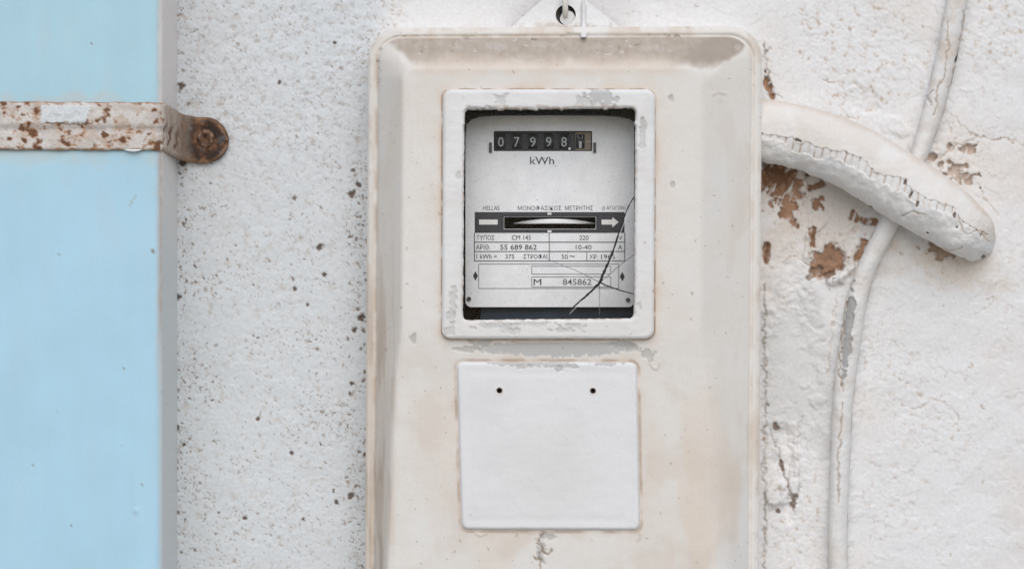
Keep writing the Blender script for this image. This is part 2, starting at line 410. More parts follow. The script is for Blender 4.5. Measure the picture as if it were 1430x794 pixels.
        h = h + k * blob(x, y, cx, cy, rx, ry, a, int(cx), .3, 18, .4)
    lump = blob(x, y, 1108, 700, 5, 9, 20, 251, .5, 8, .3) + blob(x, y, 1087, 712, 4, 3, 0, 252, .5, 8, .3) + blob(x, y, 1092, 650, 3, 8, -15, 253, .5, 8, .3) + blob(x, y, 1083, 595, 4, 6, -15, 254, .5, 8, .3)
    h = h - 4 * lump; c = mix(c, (0.20, 0.13, 0.09), np.clip(lump, 0, 1) * 0.85)
    for (cx, cy, r, s) in [(1140, 377, 8, 261), (1158, 384, 7, 262), (1130, 388, 4, 263)]:
        q = blob(x, y, cx, cy, r, r * .8, 0, s, .5, 7, .2); h = h - 6 * q; c = mix(c, (0.33, 0.25, 0.20), q * .8)
    # limewash bridging the cable and the wall
    dc = pline(x, y, [(q[0], q[1]) for q in CABLE], 3, 281, 60)
    h = h + 9 * np.exp(-np.clip(dc - 13, 0, 99) / 5.0) * (.6 + .5 * fbm(x, y, 40, 3, 282)) * (dc < 60)
    # cracks
    for pts, wd, dep, col, k in [([(1292, 228), (1310, 222), (1330, 208), (1352, 200), (1364, 190), (1385, 193), (1430, 200), (1480, 195)], 1.2, 2.0, TAN, .8), ([(1330, 158), (1345, 178), (1362, 190)], 1.0, 1.4, TAN, .8),
                      ([(1066, 60), (1072, 95), (1076, 120), (1090, 140)], 1.4, 2, BROWN, .6), ([(1365, 255), (1375, 275), (1392, 300)], 1.0, 1.5, TAN, .6),
                      ([(1075, 600), (1088, 630), (1095, 660), (1107, 695)], 1.4, 2.4, BROWN, .6), ([(1120, 575), (1113, 620), (1118, 680), (1108, 705)], 1.2, 2, (0.5, 0.45, 0.4), .5),
                      ([(1068, 400), (1067, 480), (1070, 560), (1067, 640), (1069, 720), (1067, 800)], 1.6, 3, (0.22, 0.15, 0.10), .5),
                      ([(1095, 365), (1105, 357), (1120, 360), (1128, 372)], 1.0, 1.8, TAN, .9), ([(549, -10), (547, 18), (549, 38)], 1.0, 1.5, TAN, .6), ([(547, 8), (560, 20), (570, 22)], .8, 1, TAN, .5), ([(512, 48), (520, 46)], 1, 1.4, TAN, .5),
                      ([(1260, 565), (1275, 572), (1290, 568), (1300, 556), (1322, 562), (1340, 585), (1332, 600)], 1.0, 1.5, (0.6, 0.52, 0.44), .6), ([(1170, 410), (1160, 470), (1156, 520)], 1.2, 2, TAN, .5),
                      ([(1150, 110), (1175, 118), (1182, 134), (1172, 150), (1190, 165)], 1.0, 1.6, TAN, .6), ([(1365, 345), (1400, 322), (1430, 302)], .8, 1, (0.6, 0.55, 0.5), .5),
                      ([(870, 24), (880, 18), (895, 16)], .8, 1.2, TAN, .5), ([(1345, 530), (1352, 515), (1358, 508)], .9, 1.2, TAN, .7), ([(1362, 440), (1385, 425), (1388, 410)], .8, 1, TAN, .5)]:
        d = pline(x, y, pts, 5, int(pts[0][0]))
        br = 0.55 + 0.45 * ss(-0.3, 0.2, fbm(x, y, 16, 2, 7))
        q = (1 - ss(wd * 0.5, wd * 1.3, d)) * br
        h = h - dep * q; c = mix(c, col, q * k)
    return h, c

xs = np.concatenate([[-900, -700, -500, -350, -250, -180], np.arange(-130, 200, 14), np.arange(204, 536, 1.45), np.arange(536, 1046, 3.0), np.arange(1046, 1450, 1.45), np.arange(1455, 1560, 5), [1580, 1620, 1700, 1850, 2050, 2300]])
ys = np.concatenate([[-900, -650, -450, -320, -240, -180, -140], np.arange(-110, -14, 5), np.arange(-12, 808, 1.45), np.arange(812, 905, 5), [930, 970, 1030, 1120, 1250, 1450, 1700, 2200, 2920]])
X, Y = np.meshgrid(xs, ys)
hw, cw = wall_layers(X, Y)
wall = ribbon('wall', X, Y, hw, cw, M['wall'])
tag(wall, 'whitewashed rough plaster wall with brown pits and peeling patches', None, 'structure')

gz = -1.0  # unseen ground sheet, added to bounce light up under conduit and cable
g = mesh_obj('ground', [(-6, 0.02, gz), (-6, -14, gz), (6, -14, gz), (6, 0.02, gz)], [[0, 1, 2, 3]], surf('pale_paving', (0.36, 0.33, 0.29), rough=0.9, vscale=20, var=0.12, bscale=60, bdist=0.003))
tag(g, kind='structure')

# ================================================================== the pale blue box at the left
BH = 165.0
bx0, bx1 = -420.0, 226.0
bloc = P(np.array(-80.0), np.array(1060.0), np.array(0.0))
box_root = empty('metal_box', bloc)
tag(box_root, 'pale blue painted metal box at the left held by a rusty strap', 'metal box')
edge_x = (bx1 - CX) * (D - BH) / D            # true x of the right side, photograph units from axis
left_x = (bx0 - CX) * (D - BH) / D
rc = 13.0
prof = [(left_x, 0.0), (left_x, BH - rc)] + [(left_x + rc - rc * math.cos(a), BH - rc + rc * math.sin(a)) for a in np.linspace(0.2, math.pi / 2, 6)]
prof += [(v, BH) for v in np.linspace(left_x + rc + 60, edge_x - rc - 250, 10)] + [(v, BH) for v in np.linspace(edge_x - rc - 240, edge_x - rc, 90)]
prof += [(edge_x - rc + rc * math.sin(a), BH - rc + rc * math.cos(a)) for a in np.linspace(0.15, math.pi / 2, 8)]
prof += [(edge_x, v) for v in np.linspace(BH - rc - 4, -2, 26)]
prof = np.array(prof)
zz = np.concatenate([np.arange(-260, -20, 20), np.arange(-20, 820, 3.0), np.arange(820, 1080, 20)])
A, Z = np.meshgrid(np.arange(len(prof)), zz)
px = prof[A, 0]; ph = prof[A, 1]
# screen-like coordinates for the paint pattern on the front
fx = px * D / (D - BH) + CX
side = ss(edge_x - 7.5, edge_x + 0.2, px + 1.6 * fbm(ph, Z, 30, 3, 301))
dent = 0.9 * fbm(fx, Z, 160, 2, 302)
c = np.empty(px.shape + (3,)); c[:] = (0.435, 0.67, 0.80)
c = mix(c, (0.42, 0.645, 0.73), (1 - ss(120, 330, Z + 40 * fbm(fx, Z, 120, 3, 303))) * 0.85)
c = c * (1 + .02 * fbm(fx, Z * .1, 22, 4, 311) + .04 * fbm(fx, Z, 90, 3, 312))[..., None]
c = mix(c, (0.50, 0.60, 0.64), ss(.1, .6, fbm(fx, Z * .12, 30, 4, 313)) * .10)
c = mix(c, (0.52, 0.60, 0.62), np.clip(fbm(fx, Z * 0.25, 40, 4, 304) - 0.1, 0, 1) * 0.5 * (1 - ss(250, 420, Z)))
c = mix(c, (0.60, 0.55, 0.48), blob(fx, Z, 100, 139, 60, 9, 0, 305, .8, 30, .7) * 0.4)
c = mix(c, (0.58, 0.56, 0.50), blob(fx, Z, 60, 212, 150, 13, 0, 306, .8, 40, .8) * 0.4)
c = mix(c, (0.56, 0.54, 0.50), ss(214, 223, fx + 3 * fbm(fx, Z, 26, 3, 307)) * 0.55 * (1 - ss(460, 620, Z)))
gs = np.empty_like(c); gs[:] = (0.66, 0.70, 0.69)
gs = mix(gs, (0.79, 0.74, 0.70), (1 - ss(150, 420, Z + 60 * fbm(ph, Z, 90, 3, 308))))
gs = mix(gs, (0.50, 0.40, 0.33), (1 - ss(4, 12, edge_x * 0 + (BH - ph) + 3 * fbm(ph, Z, 14, 3, 309))) * ss(190, 225, Z) * (1 - ss(420, 520, Z)) * .9)
gs = mix(gs, (0.34, 0.28, 0.24), pits(ph, Z, 14, 310, 0 * px + 0.2, .8, 2.0) * .7)
c = c * (1 - side[..., None]) + gs * side[..., None]
sp_ = pits(fx, Z, 34, 320, 0 * px + 0.16 + 0.25 * ss(150, 60, np.hypot(fx - 130, Z - 620)), .9, 2.3)
c = mix(c, (0.24, 0.19, 0.15), sp_ * .8 * (1 - side))
drip = np.exp(-((fx - 190) / 2.5) ** 2) * ss(660, 714, Z) * (1 - ss(712, 716, Z)) * .6 + np.exp(-(np.hypot((fx - 190) / 3.4, (Z - 713) / 3.5)) ** 2) * 1.3
hb = ph + (1 - side) * (dent + 1.4 * drip)
d_scr = pline(fx, Z, [(181, 287), (190, 274)], 2, 5); c = mix(c, (0.40, 0.38, 0.34), (1 - ss(.6, 1.6, d_scr)) * .7)
k = 1.0
co = np.stack([px * S, -hb * S, (CY - Z) * (D - BH) / D * S], -1).reshape(-1, 3)
mesh_obj('body', co, gridfaces(*px.shape), M['blue'], box_root, c)
for zc, nm in ((-260, 'top_panel'), (1060, 'bottom_panel')):
    r = prof.copy(); z = (CY - zc) * (D - BH) / D * S
    mesh_obj(nm, np.stack([r[:, 0] * S, -r[:, 1] * S, np.full(len(r), z)], -1), [list(range(len(r)))], M['blue'], box_root, np.tile((0.40, 0.61, 0.73), (len(r), 1)), smooth=False)

# ================================================================== the rusty strap
ex = edge_x
sloc = np.array([(ex + 45) * S, 0, (CY - 195) * S])
strap_root = empty('strap_bracket', sloc)
tag(strap_root, 'rust spotted steel strap clamping the blue box to the wall', 'bracket')
path = [(left_x - 4, BH + 6), (ex - 300, BH + 6)]
path += [(v, BH + 6.5) for v in np.linspace(ex - 295, ex - 14, 150)]
path += [(ex - 13 + 18 * math.sin(a), BH - 13 + 19.5 * math.cos(a)) for a in np.linspace(0.06, math.pi / 2, 16)]
path += [(ex + 4.5 + 0.06 * q, BH - 13 - q) for q in np.linspace(4, BH - 45, 30)]
bx_, by_ = path[-1]
path += [(bx_ + 18 - 18 * math.cos(a), by_ - (by_ - 9.0) * math.sin(a)) for a in np.linspace(0.1, math.pi / 2, 14)]
xe = 320 - CX
path += [(v, 9.0) for v in np.linspace(bx_ + 19, xe, 60)]
path = np.array(path); s_ = np.concatenate([[0], np.cumsum(np.hypot(*np.diff(path, axis=0).T))])
nt_ = 61
T = np.linspace(-1, 1, nt_)
Ai, Ti = np.meshgrid(np.arange(len(path)), T, indexing='ij')
pxx = path[Ai, 0]; phh = path[Ai, 1]; ssx = s_[Ai]
fr_ = np.clip((BH - phh) / (BH - 9), 0, 1)          # 0 on the front, 1 at the wall
# true centre line (units from axis, downwards) and half width along the strap
kf = (D - BH) / D
slope = ss(left_x, ex, pxx) * 3
yc = (173.5 - CY) * kf + slope * 1.0 + fr_ * 6
yc = yc + ss(ex + 5, ex + 30, pxx) * 4.0
half = 33.5 * kf + fr_ * 0.0
dend = np.clip(pxx - (xe - 33), 0, 33)
half = np.where(pxx > xe - 33, np.sqrt(np.maximum(33 ** 2 - dend ** 2, 0.01)) * half / 33, half)
yy = yc + Ti * half
yy = yy + 0.8 * fbm(ssx, Ti * 0, 20, 3, 330) * np.abs(Ti)
groove = np.exp(-((Ti - 0.14) / 0.16) ** 2)
ons = (1 - fr_)
nrm = np.gradient(path, axis=0); nrm = np.stack([-nrm[:, 1], nrm[:, 0]], -1); nrm /= np.linalg.norm(nrm, axis=1)[:, None] + 1e-9
# layered paint / rust pattern in strap space
U = ssx; V = Ti * 33
fxs = pxx * D / (D - phh) + CX
rn = fbm(U, V, 24, 4, 341, 0.6)
tabm = ss(242, 258, fxs + 6 * rn)
c = np.empty(U.shape + (3,)); c[:] = (0.66, 0.62, 0.575)
c = mix(c, (0.56, 0.50, 0.45), ss(-0.15, 0.4, fbm(U, V, 30, 4, 342)) * .8)
c = mix(c, (0.48, 0.44, 0.41), groove * 0.95 * (0.5 + ss(-0.2, .4, rn)))
clump = ss(-0.35, 0.3, fbm(U, V, 50, 2, 343))
r1 = pits(U, V, 14, 344, clump * .85, 2.0, 7.5); r2 = pits(U, V, 6.5, 348, clump * .85, .9, 2.8)
c = mix(c, (0.50, 0.36, 0.26), ss(.02, .4, fbm(U, V, 26, 4, 349, .6)) * .6)
rs = ss(0.24, 0.36, fbm(U, V, 18, 4, 352, .6))
c = mix(c, (0.42, 0.22, 0.11), np.clip(np.maximum(r1, r2) + rs * .75, 0, 1) * .95)
c = mix(c, (0.13, 0.058, 0.030), np.maximum(ss(.55, 1, r1), ss(0.36, .5, fbm(U, V, 18, 4, 352, .6))) * .9)
ragged = np.abs(Ti) + 0.10 * fbm(U, V, 12, 3, 353)
c = mix(c, (0.36, 0.19, 0.10), ss(0.93, 0.99, ragged) * .8)
rb = 1 - ss(0.55, 0.9, np.abs((fxs - 236) / 9.0 + 0.5 * np.sin(Ti * 2)))   # bend: brown cracked paint
c = mix(c, (0.44, 0.35, 0.28), ss(222, 238, fxs + 5 * rn) * .8)
for q0, wv in ((239, 1.6), (247, 1.8), (231, .8)):
    dd = np.abs(fxs - q0 + 7 * (Ti - .2) - 2.5 * rn)
    c = mix(c, (0.15, 0.07, 0.04), (1 - ss(wv * .6, wv * 1.6, dd)) * ss(-0.5, 0.1, Ti) * (1 - ss(.6, .9, Ti)) * .9)
rt = np.empty_like(c); rt[:] = (0.085, 0.046, 0.030)
tn = fbm(U, V, 20, 4, 361, .6)
rt = mix(rt, (0.21, 0.11, 0.062), ss(0.05, 0.35, tn)); rt = mix(rt, (0.045, 0.030, 0.024), ss(0.04, 0.30, -tn))
rt = mix(rt, (0.10, 0.105, 0.11), ss(0.25, 0.5, fbm(U, V, 16, 3, 362)) * .8)
rt = mix(rt, (0.34, 0.28, 0.23), (1 - ss(252, 272, fxs + 9 * tn)) * .75)
rt = mix(rt, (0.33, 0.20, 0.12), ss(0.80, 1.0, np.hypot((fxs - 288) / 33, Ti)) * (0.4 + .6 * ss(-.2, .3, tn)) * .7)
c = c * (1 - tabm[..., None]) + rt * tabm[..., None]
# an unflaked patch of old paint
pat = ((fxs > 57 + 3 * rn) & (fxs < 126 + 14 * (Ti + .6) * -1 + 6 * rn) & (Ti > -0.84) & (Ti < -0.10 + .14 * rn) & (phh > BH)).astype(float)
c = mix(c, (0.70, 0.735, 0.745), pat * .92)
pe = pline(fxs, Ti * 33, [(66, -4), (100, -2), (126, -3)], 1.5, 9); c = mix(c, (0.16, 0.10, 0.07), (1 - ss(.7, 1.6, pe)) * (phh > BH) * .8)
rel = -3.0 * groove * ons * (1 - tabm) + 0.9 * rn + pat * 1.1 - 0.8 * rs + 1.0 * tabm * tn
rel = rel - 2.0 * ss(0.9, 1.0, np.abs(Ti))
front = np.stack([pxx + nrm[Ai, 0] * rel, phh + nrm[Ai, 1] * rel], -1)
n_sign = -1.0
top = np.stack([(pxx - 0 * pxx + nrm[Ai, 0] * rel) * S, -(phh + nrm[Ai, 1] * rel) * S, -yy * S], -1)
back = np.stack([(pxx - nrm[Ai, 0] * 6) * S, -(phh - nrm[Ai, 1] * 6) * S, -yy * S], -1)
na = len(path)
Fg = gridfaces(na, nt_)
idx = np.arange(na * nt_).reshape(na, nt_); off = na * nt_
def wallstrip(a): return np.stack([a[:-1], a[1:], a[1:] + off, a[:-1] + off], -1)
Fall = np.concatenate([Fg, Fg[:, ::-1] + off, wallstrip(idx[:, 0]), wallstrip(idx[:, -1]), wallstrip(idx[0, :]), wallstrip(idx[-1, :])])
mesh_obj('strap', np.concatenate([top.reshape(-1, 3), back.reshape(-1, 3)]), Fall, M['rust'], strap_root, np.concatenate([c.reshape(-1, 3), c.reshape(-1, 3) * .6 + np.array(BROWN) * .4]))
# loose paint curl under the strap
n = 40; t = np.linspace(0, 1, n)
cx_ = 172 + 28 * t; Xc, Vc = np.meshgrid(cx_, np.linspace(0, 1, 5)); w_ = np.sin(np.pi * np.clip((Xc - 172) / 28, 0, 1)) ** .6
ribbon('paint_curl', Xc, 207.5 + Vc * 4.5 * w_, BH + 4 + 3.5 * np.sin(Vc * 2.4) * w_, np.tile((0.72, 0.75, 0.76), (Xc.size, 1)), M['white'], strap_root)
# screw in the tab
def scr_h(x, y):
    d = np.hypot(x - 287, y - 193)
    hh = 10.5 + 1.8 * np.exp(-((d - 9.0) / 3.0) ** 2) + 1.0 * (d < 8)
    a = math.radians(-35); u = (x - 287) * math.cos(a) + (y - 193) * math.sin(a)
    return hh - 2.4 * (np.abs(u) < 1.6) * (d < 8.5) + .9 * fbm(x, y, 6, 3, 371)
def scr_c(x, y):
    d = np.hypot(x - 287, y - 193); q = fbm(x, y, 7, 3, 372)
    c = np.empty(x.shape + (3,)); c[:] = (0.14, 0.075, 0.045)
    c = mix(c, (0.30, 0.21, 0.15), np.exp(-((d - 9.5) / 2.0) ** 2) * np.clip(0.45 + 1.2 * q, 0, 1)); return mix(c, (0.05, 0.03, 0.02), ss(.1, .4, -q) * .8)
panel('screw', lambda x, y: np.hypot(x - 287, y - 193) - 12.5, scr_h, scr_c, (273, 301, 179, 207), 0.8, M['rust'], strap_root, skirt=8)

# ================================================================== the electricity meter
HF = 118.0; RIM = 70.0
mloc = P(np.array(787.0), np.array(905.0), np.array(0.0))
meter = empty('electricity_meter', mloc)
tag(meter, 'cream electricity meter with cracked dial window hung on the wall', 'electric meter')

def pl_sdf(x, y):
    t = (y - 503) / 238.0
    xx = (x - (636 + 7 * t)) / ((891 + 4.5 * t) - (636 + 7 * t)) * 257
    return rrect(xx, y - 0.003 * (x - 766), 0, 257, 503.5, 741, 11) + .35 * fbm(x, y, 14, 3, 600)
def cshift(x, y): return x + 0.0065 * (y - 100)
def cover_out(x, y):
    return rrect(cshift(x, y), y + 0.004 * (x - 787), 514, 1064, 38, 905, 46)
def hole_r(x, y, x0, x1, y0, y1, r): return rrect(x, y, x0, x1, y0, y1, r)
def cover_sdf(x, y):
    return np.maximum(np.maximum(cover_out(x, y), -rrect(x, y, 632, 902, 138, 460, 6)), -rrect(x, y, 655, 876, 520, 725, 6))

def ramp_h(x, y):
    xs_ = cshift(x, y)
    low = ss(455, 545, y + 6 * noise(x, y, 120, 3))
    t = np.clip((y - 500) / 300.0, 0, 1.4)
    xl = 566 - low * (6 + 12 * t); xr = 974 + low * (2 + 20 * t)
    d_in = -rrect(xs_, y + 0.004 * (x - 787), 526, 1050, 51, 893, 36)
    # distance outside the raised face
    qx = np.maximum(np.maximum(xl - xs_, xs_ - xr), 0); qy = np.maximum(np.maximum(98 - y, y - 850), 0)
    rr = 16.0
    fx_ = np.maximum(np.maximum(xl + rr - xs_, xs_ - xr + rr), 0); fy_ = np.maximum(np.maximum(98 + rr - y, y - 850 + rr), 0)
    d_f = np.maximum(np.hypot(fx_, fy_) - rr, 0)
    a = np.clip(d_in, 0, 999) / (np.clip(d_in, 0, 999) + d_f + 1e-6)
    return a, d_in, low, t
def cover_h(x, y):
    d = -cover_out(x, y)
    a, d_in, low, t = ramp_h(x, y)
    soft = 0.16 + low * (0.10 + 0.25 * t) * ss(700, 950, x) + low * .16
    # rounded shoulder at the face, small fillet at the rim
    aa = np.where(a > 1 - soft, 1 - (1 - a) ** 2 / (2 * soft) - soft / 2 + soft / 2, a)
    aa = np.where(a > 1 - soft, (1 - soft) + soft * (1 - ((1 - a) / soft) ** 2) * .5 + 0, a)
    aa = aa / (1 - soft * .5)
    rim = RIM - 5 + 5 * np.sqrt(np.clip(d, 0, 7) / 7)
    h = rim + (HF - RIM - low * 3) * aa
    # the bead: a shallow groove between rim and slope
    h = h - 2.2 * np.exp(-((d - 13) / 2.2) ** 2) - 1.2 * np.exp(-((d - 6.5) / 1.4) ** 2) * ss(500, 700, 1200 - x)
    # slight waviness of the moulding and runs of paint
    h = h + 0.8 * fbm(x, y, 110, 3, 401) + 0.22 * fbm(x, y, 16, 3, 402) + 0.10 * fbm(x, y * .12, 7, 3, 405)
    topd = top_dirt(x, y)
    h = h + topd * (0.55 * fbm(x * .6, y, 8, 4, 403) + 0.4 * noise(x, y, 4, 404))
    for (cx, cy, rx, ry, s) in FLAKES: h = h - 1.3 * blob(x, y, cx, cy, rx, ry, 0, s, .55, 9, .12)
    h = h - 1.0 * grey_strip(x, y)
    for pts in RUNS: h = h + 1.2 * np.exp(-(pline(x, y, pts, 1, 3) / 1.3) ** 2)
    for pts in CCR:
        d2 = pline(x, y, pts, 4, 5); h = h - 1.8 * (1 - ss(.6, 1.8, d2))
    return h
FLAKES = [(577, 472, 4, 6, 411), (756, 62, 16, 4, 412), (690, 65, 18, 5, 413), (910, 67, 16, 4, 414), (640, 68, 10, 3, 415), (655, 55, 12, 4, 416), (880, 485, 12, 5, 417), (905, 495, 8, 8, 418), (655, 488, 16, 4, 419), (800, 50, 16, 4, 420), (1030, 65, 5, 4, 421), (760, 748, 14, 5, 422), (755, 770, 6, 16, 423),
          (868, 482, 14, 8, 424), (672, 480, 16, 6, 425), (937, 138, 4, 4, 426), (940, 258, 3, 4, 427)]
RUNS = [[(905, 500), (912, 514), (918, 515), (921, 506)], [(665, 744), (672, 747), (680, 744)], [(893, 742), (894, 750), (890, 754)], [(995, 133), (1003, 129), (1013, 131)]]
CCR = [[(757, 745), (751, 758), (758, 768), (753, 780), (757, 800)], [(756, 768), (765, 772), (772, 768)], [(745, 775), (752, 782)]]
def grey_strip(x, y):
    return blob(x, y, 775, 487, 108, 11, 0, 431, .25, 10, .05) * ss(477, 479, y)
def top_dirt(x, y):
    d = -cover_out(x, y); a, d_in, low, t = ramp_h(x, y)
    n = fbm(x, y, 34, 4, 441)
    yy_ = y + 7 * n
    m = ss(0, 3, d_in) * (1 - ss(82, 97, yy_))
    lx = cshift(x, y)
    m = m * ss(-6, 8, (lx - 534) - 0.92 * np.abs(y - 50) * 1.15 + 9 * n) * ss(-4, 8, (1046 - lx) - 1.15 * (y - 52) + 8 * n + ss(950, 985, lx) * 10)
    return np.clip(m, 0, 1)
def cover_c(x, y):
    d = -cover_out(x, y); a, d_in, low, t = ramp_h(x, y); lx = cshift(x, y)
    c = np.empty(x.shape + (3,)); c[:] = CREAM
    c = mix(c, (0.765, 0.75, 0.725), ss(-.1, .5, fbm(x, y, 110, 3, 451)) * .5)
    vst = fbm(x, y * 0.2, 60, 3, 452); vst2 = fbm(x, y * 0.07, 9, 3, 453)
    # tan weather streaks, stronger low down and right
    k = ss(430, 720, y) * (0.35 + .65 * ss(880, 960, x)) * ss(.0, .5, vst + .25 * ss(880, 940, x))
    c = mix(c, (0.71, 0.60, 0.49), np.clip(k, 0, 1) * .7)
    c = mix(c, (0.71, 0.65, 0.58), ss(.0, .6, fbm(x, y, 150, 3, 454)) * .35)
    # the left slope: grey-tan runs
    ls = 1 - ss(-20, 4, lx - 566 + 12 * ss(470, 520, y) * np.clip((y - 300) / 500, 0, 1.2))
    c = mix(c, (0.60, 0.575, 0.53), ls * .22)
    c = mix(c, (0.60, 0.49, 0.39), ls * ss(200, 560, y) * .45)
    c = mix(c, (0.42, 0.325, 0.25), ls * ss(260, 560, y) * ss(-.1, .45, vst2) * .7)
    c = mix(c, (0.52, 0.42, 0.33), np.exp(-((d - 12) / 2.6) ** 2) * ss(-.35, .3, fbm(x, y, 40, 3, 455)) * (.75 - .5 * ss(900, 1000, x)))
    c = mix(c, (0.60, 0.50, 0.41), np.exp(-((d - 3) / 3.0) ** 2) * ss(0, .5, fbm(x, y, 30, 3, 456)) * .5)
    c = mix(c, (0.62, 0.52, 0.42), ss(.0, .45, fbm(x, y * .3, 44, 4, 463)) * np.clip(np.exp(-(d - 8).clip(0, 99) / 34.0), 0, 1) * .55)
    c = mix(c, (0.66, 0.575, 0.49), ss(-.1, .5, fbm(x, y, 70, 3, 464)) * ss(380, 620, y) * .45)
    # dust settled on the top slope
    td = top_dirt(x, y)
    c = mix(c, (0.415, 0.345, 0.275), td * (0.90 + .16 * fbm(x, y, 10, 4, 457)).clip(0, 1))
    c = mix(c, (0.30, 0.25, 0.20), td * pits(x, y, 7, 465, 0 * x + .35, .8, 2.2) * .5)
    c = mix(c, (0.60, 0.56, 0.51), td * pits(x, y, 11, 467, 0 * x + .3, .8, 2.6) * .6)
    chl = ss(-.05, .4, fbm(x * .5, y, 30, 3, 476))
    c = mix(c, (0.66, 0.63, 0.59), td * pits(x * .4, y, 8, 478, .55 * chl, .9, 2.6) * .75)
    c = mix(c, (0.20, 0.165, 0.135), td * pits(x * .3, y + 1, 8, 482, .40 * chl, .7, 1.8) * .75)
    c = mix(c, (0.34, 0.285, 0.235), td * blob(x, y, 1000, 68, 52, 17, -18, 458, .4, 20, .5) * .7)
    c = mix(c, (0.68, 0.58, 0.48), (1 - ss(0, 20, np.abs(y + 6 * fbm(x, y, 40, 3, 459) - 92))) * ss(560, 600, x) * (1 - ss(930, 975, x)) * .7)
    # rusty bloom round the window frame and the lower plate
    fd = rrect(x, y, 617, 914, 125, 473, 12); pd = pl_sdf(x, y)
    nb = .5 + .8 * fbm(x, y, 40, 3, 460)
    c = mix(c, (0.66, 0.52, 0.40), np.clip(np.exp(-np.clip(fd, 0, 99) / 9.0) * nb * .85, 0, 1))
    c = mix(c, (0.62, 0.50, 0.40), np.clip(np.exp(-np.clip(pd, 0, 99) / 9.0) * nb * .65, 0, 1))
    c = mix(c, (0.33, 0.21, 0.13), (1 - ss(.4, 1.8, np.abs(fd))) * ss(-.5, .2, fbm(x, y, 22, 3, 461)) * .9)
    c = mix(c, (0.34, 0.22, 0.14), (1 - ss(.6, 3.0, np.abs(pd - .8))) * ss(-.6, .3, fbm(x, y, 40, 3, 462)) * .6)
    for (cx, cy, rx, ry, s) in FLAKES: c = mix(c, (0.47, 0.455, 0.43) if cy > 100 else (0.58, 0.55, 0.51), blob(x, y, cx, cy, rx, ry, 0, s, .55, 9, .12) * (.75 if cy > 100 else .3))
    c = mix(c, (0.50, 0.495, 0.48), grey_strip(x, y) * .9)
    for pts in CCR: c = mix(c, (0.33, 0.26, 0.20), (1 - ss(.6, 1.8, pline(x, y, pts, 4, 5))) * .85)
    for pts in RUNS: c = mix(c, (0.50, 0.42, 0.34), (1 - ss(.5, 2, pline(x, y, pts, 1, 3))) * .35)
    p_ = pits(x, y, 15, 470, 0 * x + .16 + .25 * ss(0, .5, fbm(x, y, 60, 2, 471)), .7, 2.3)
    c = mix(c, (0.36, 0.28, 0.22), p_ * .65)
    # chips in the groove along the top
    ch = pits(x * .6, y, 10, 475, 0 * x + .6, 1.2, 3.6) * np.exp(-((d - 13.5) / 3.0) ** 2) * (y < 120)
    c = mix(c, (0.25, 0.19, 0.15), ch * .85)
    return c
cover = panel('cover', cover_sdf, cover_h, cover_c, (505, 1070, 30, 910), 1.6, M['cover'], meter, skirt=-3)

# hanging lug on top of the cover, with its eye and rib
def lug_sdf(x, y):
    a = np.maximum((-(x - 712) * 0.665 - (y - 40) * 0.747), ((x - 868) * 0.623 - (y - 40) * 0.782))
    a = np.maximum(a, np.maximum(y - 47, -46 - y))
    return np.maximum(a, 14.0 - np.hypot(x - 790, y - 21))
def lug_h(x, y): return 36 + .5 * fbm(x, y, 30, 3, 481) + .4 * fbm(x, y, 8, 3, 482)
def lug_c(x, y):
    c = np.empty(x.shape + (3,)); c[:] = (0.77, 0.77, 0.765)
    c = mix(c, (0.55, 0.46, 0.38), ss(.1, .5, fbm(x, y, 26, 4, 483)) * .5 * ss(5, 35, y))
    c = mix(c, (0.42, 0.33, 0.27), ss(31, 42, y + 6 * fbm(x, y, 12, 3, 484)) * ss(750, 790, x) * (1 - ss(830, 868, x)) * .75)
    return c
lug = panel('hanging_lug', lug_sdf, lug_h, lug_c, (705, 875, -50, 50), 1.2, M['cover'], meter, skirt=6, skirt_col=(0.075, 0.04, 0.026))  # dark brown sides paint the shade inside the eye
slab('paint_plug', [(793 + 10.8 * math.cos(a) * (1 + .06 * math.sin(3 * a)), 25.5 + 10.2 * math.sin(a)) for a in np.linspace(0, 2 * math.pi, 33)[:-1]], 8, 32, M['plug'], lug)  # white disc filling the lower right of the eye
yr = np.linspace(1, 52, 40); tr_ = np.linspace(-1, 1, 11); Yr, Tr = np.meshgrid(yr, tr_, indexing='ij')
wr = 4.2 * np.clip((Yr + 0) / 8, .3, 1) ** .5
ribbon('rib', 815 + Tr * wr + .3 * fbm(Yr, Tr * 5, 12, 2, 5), Yr, 35 + 9 * np.sqrt(np.clip(1 - Tr ** 2, 0, 1)) + 42 * ss(36, 52, Yr), np.tile((0.76, 0.755, 0.75), (Yr.size, 1)), M['cover'], lug)

# window frame
def op_sdf(x, y):
    jag = 0.7 * fbm(x, y, 9, 3, 501) + 1.6 * ss(.25, .5, fbm(x, y, 16, 2, 502)) * (y < 175)
    return rrect(x + 0.008 * (y - 300), y + 0.010 * (x - 766), 647.5, 886.5, 152, 445.5, 7) + jag
def frame_sdf(x, y):
    return np.maximum(rrect(x + .006 * (y - 300), y, 618, 914, 125, 473, 13), -op_sdf(x, y))
FR_PEEL = [(840, 136, 24, 11, 511), (700, 138, 9, 7, 512), (812, 141, 10, 6, 513), (897, 195, 4, 20, 514), (899, 175, 6, 8, 515), (633, 418, 5, 17, 516), (630, 440, 5, 9, 517), (690, 455, 24, 5, 518), (740, 452, 28, 3, 519), (790, 461, 22, 3, 520), (800, 455, 16, 3, 521), (628, 462, 8, 6, 522), (640, 245, 3, 5, 523), (893, 428, 4, 5, 524), (720, 462, 14, 4, 525), (880, 160, 5, 5, 526), (668, 152, 18, 4, 527)]
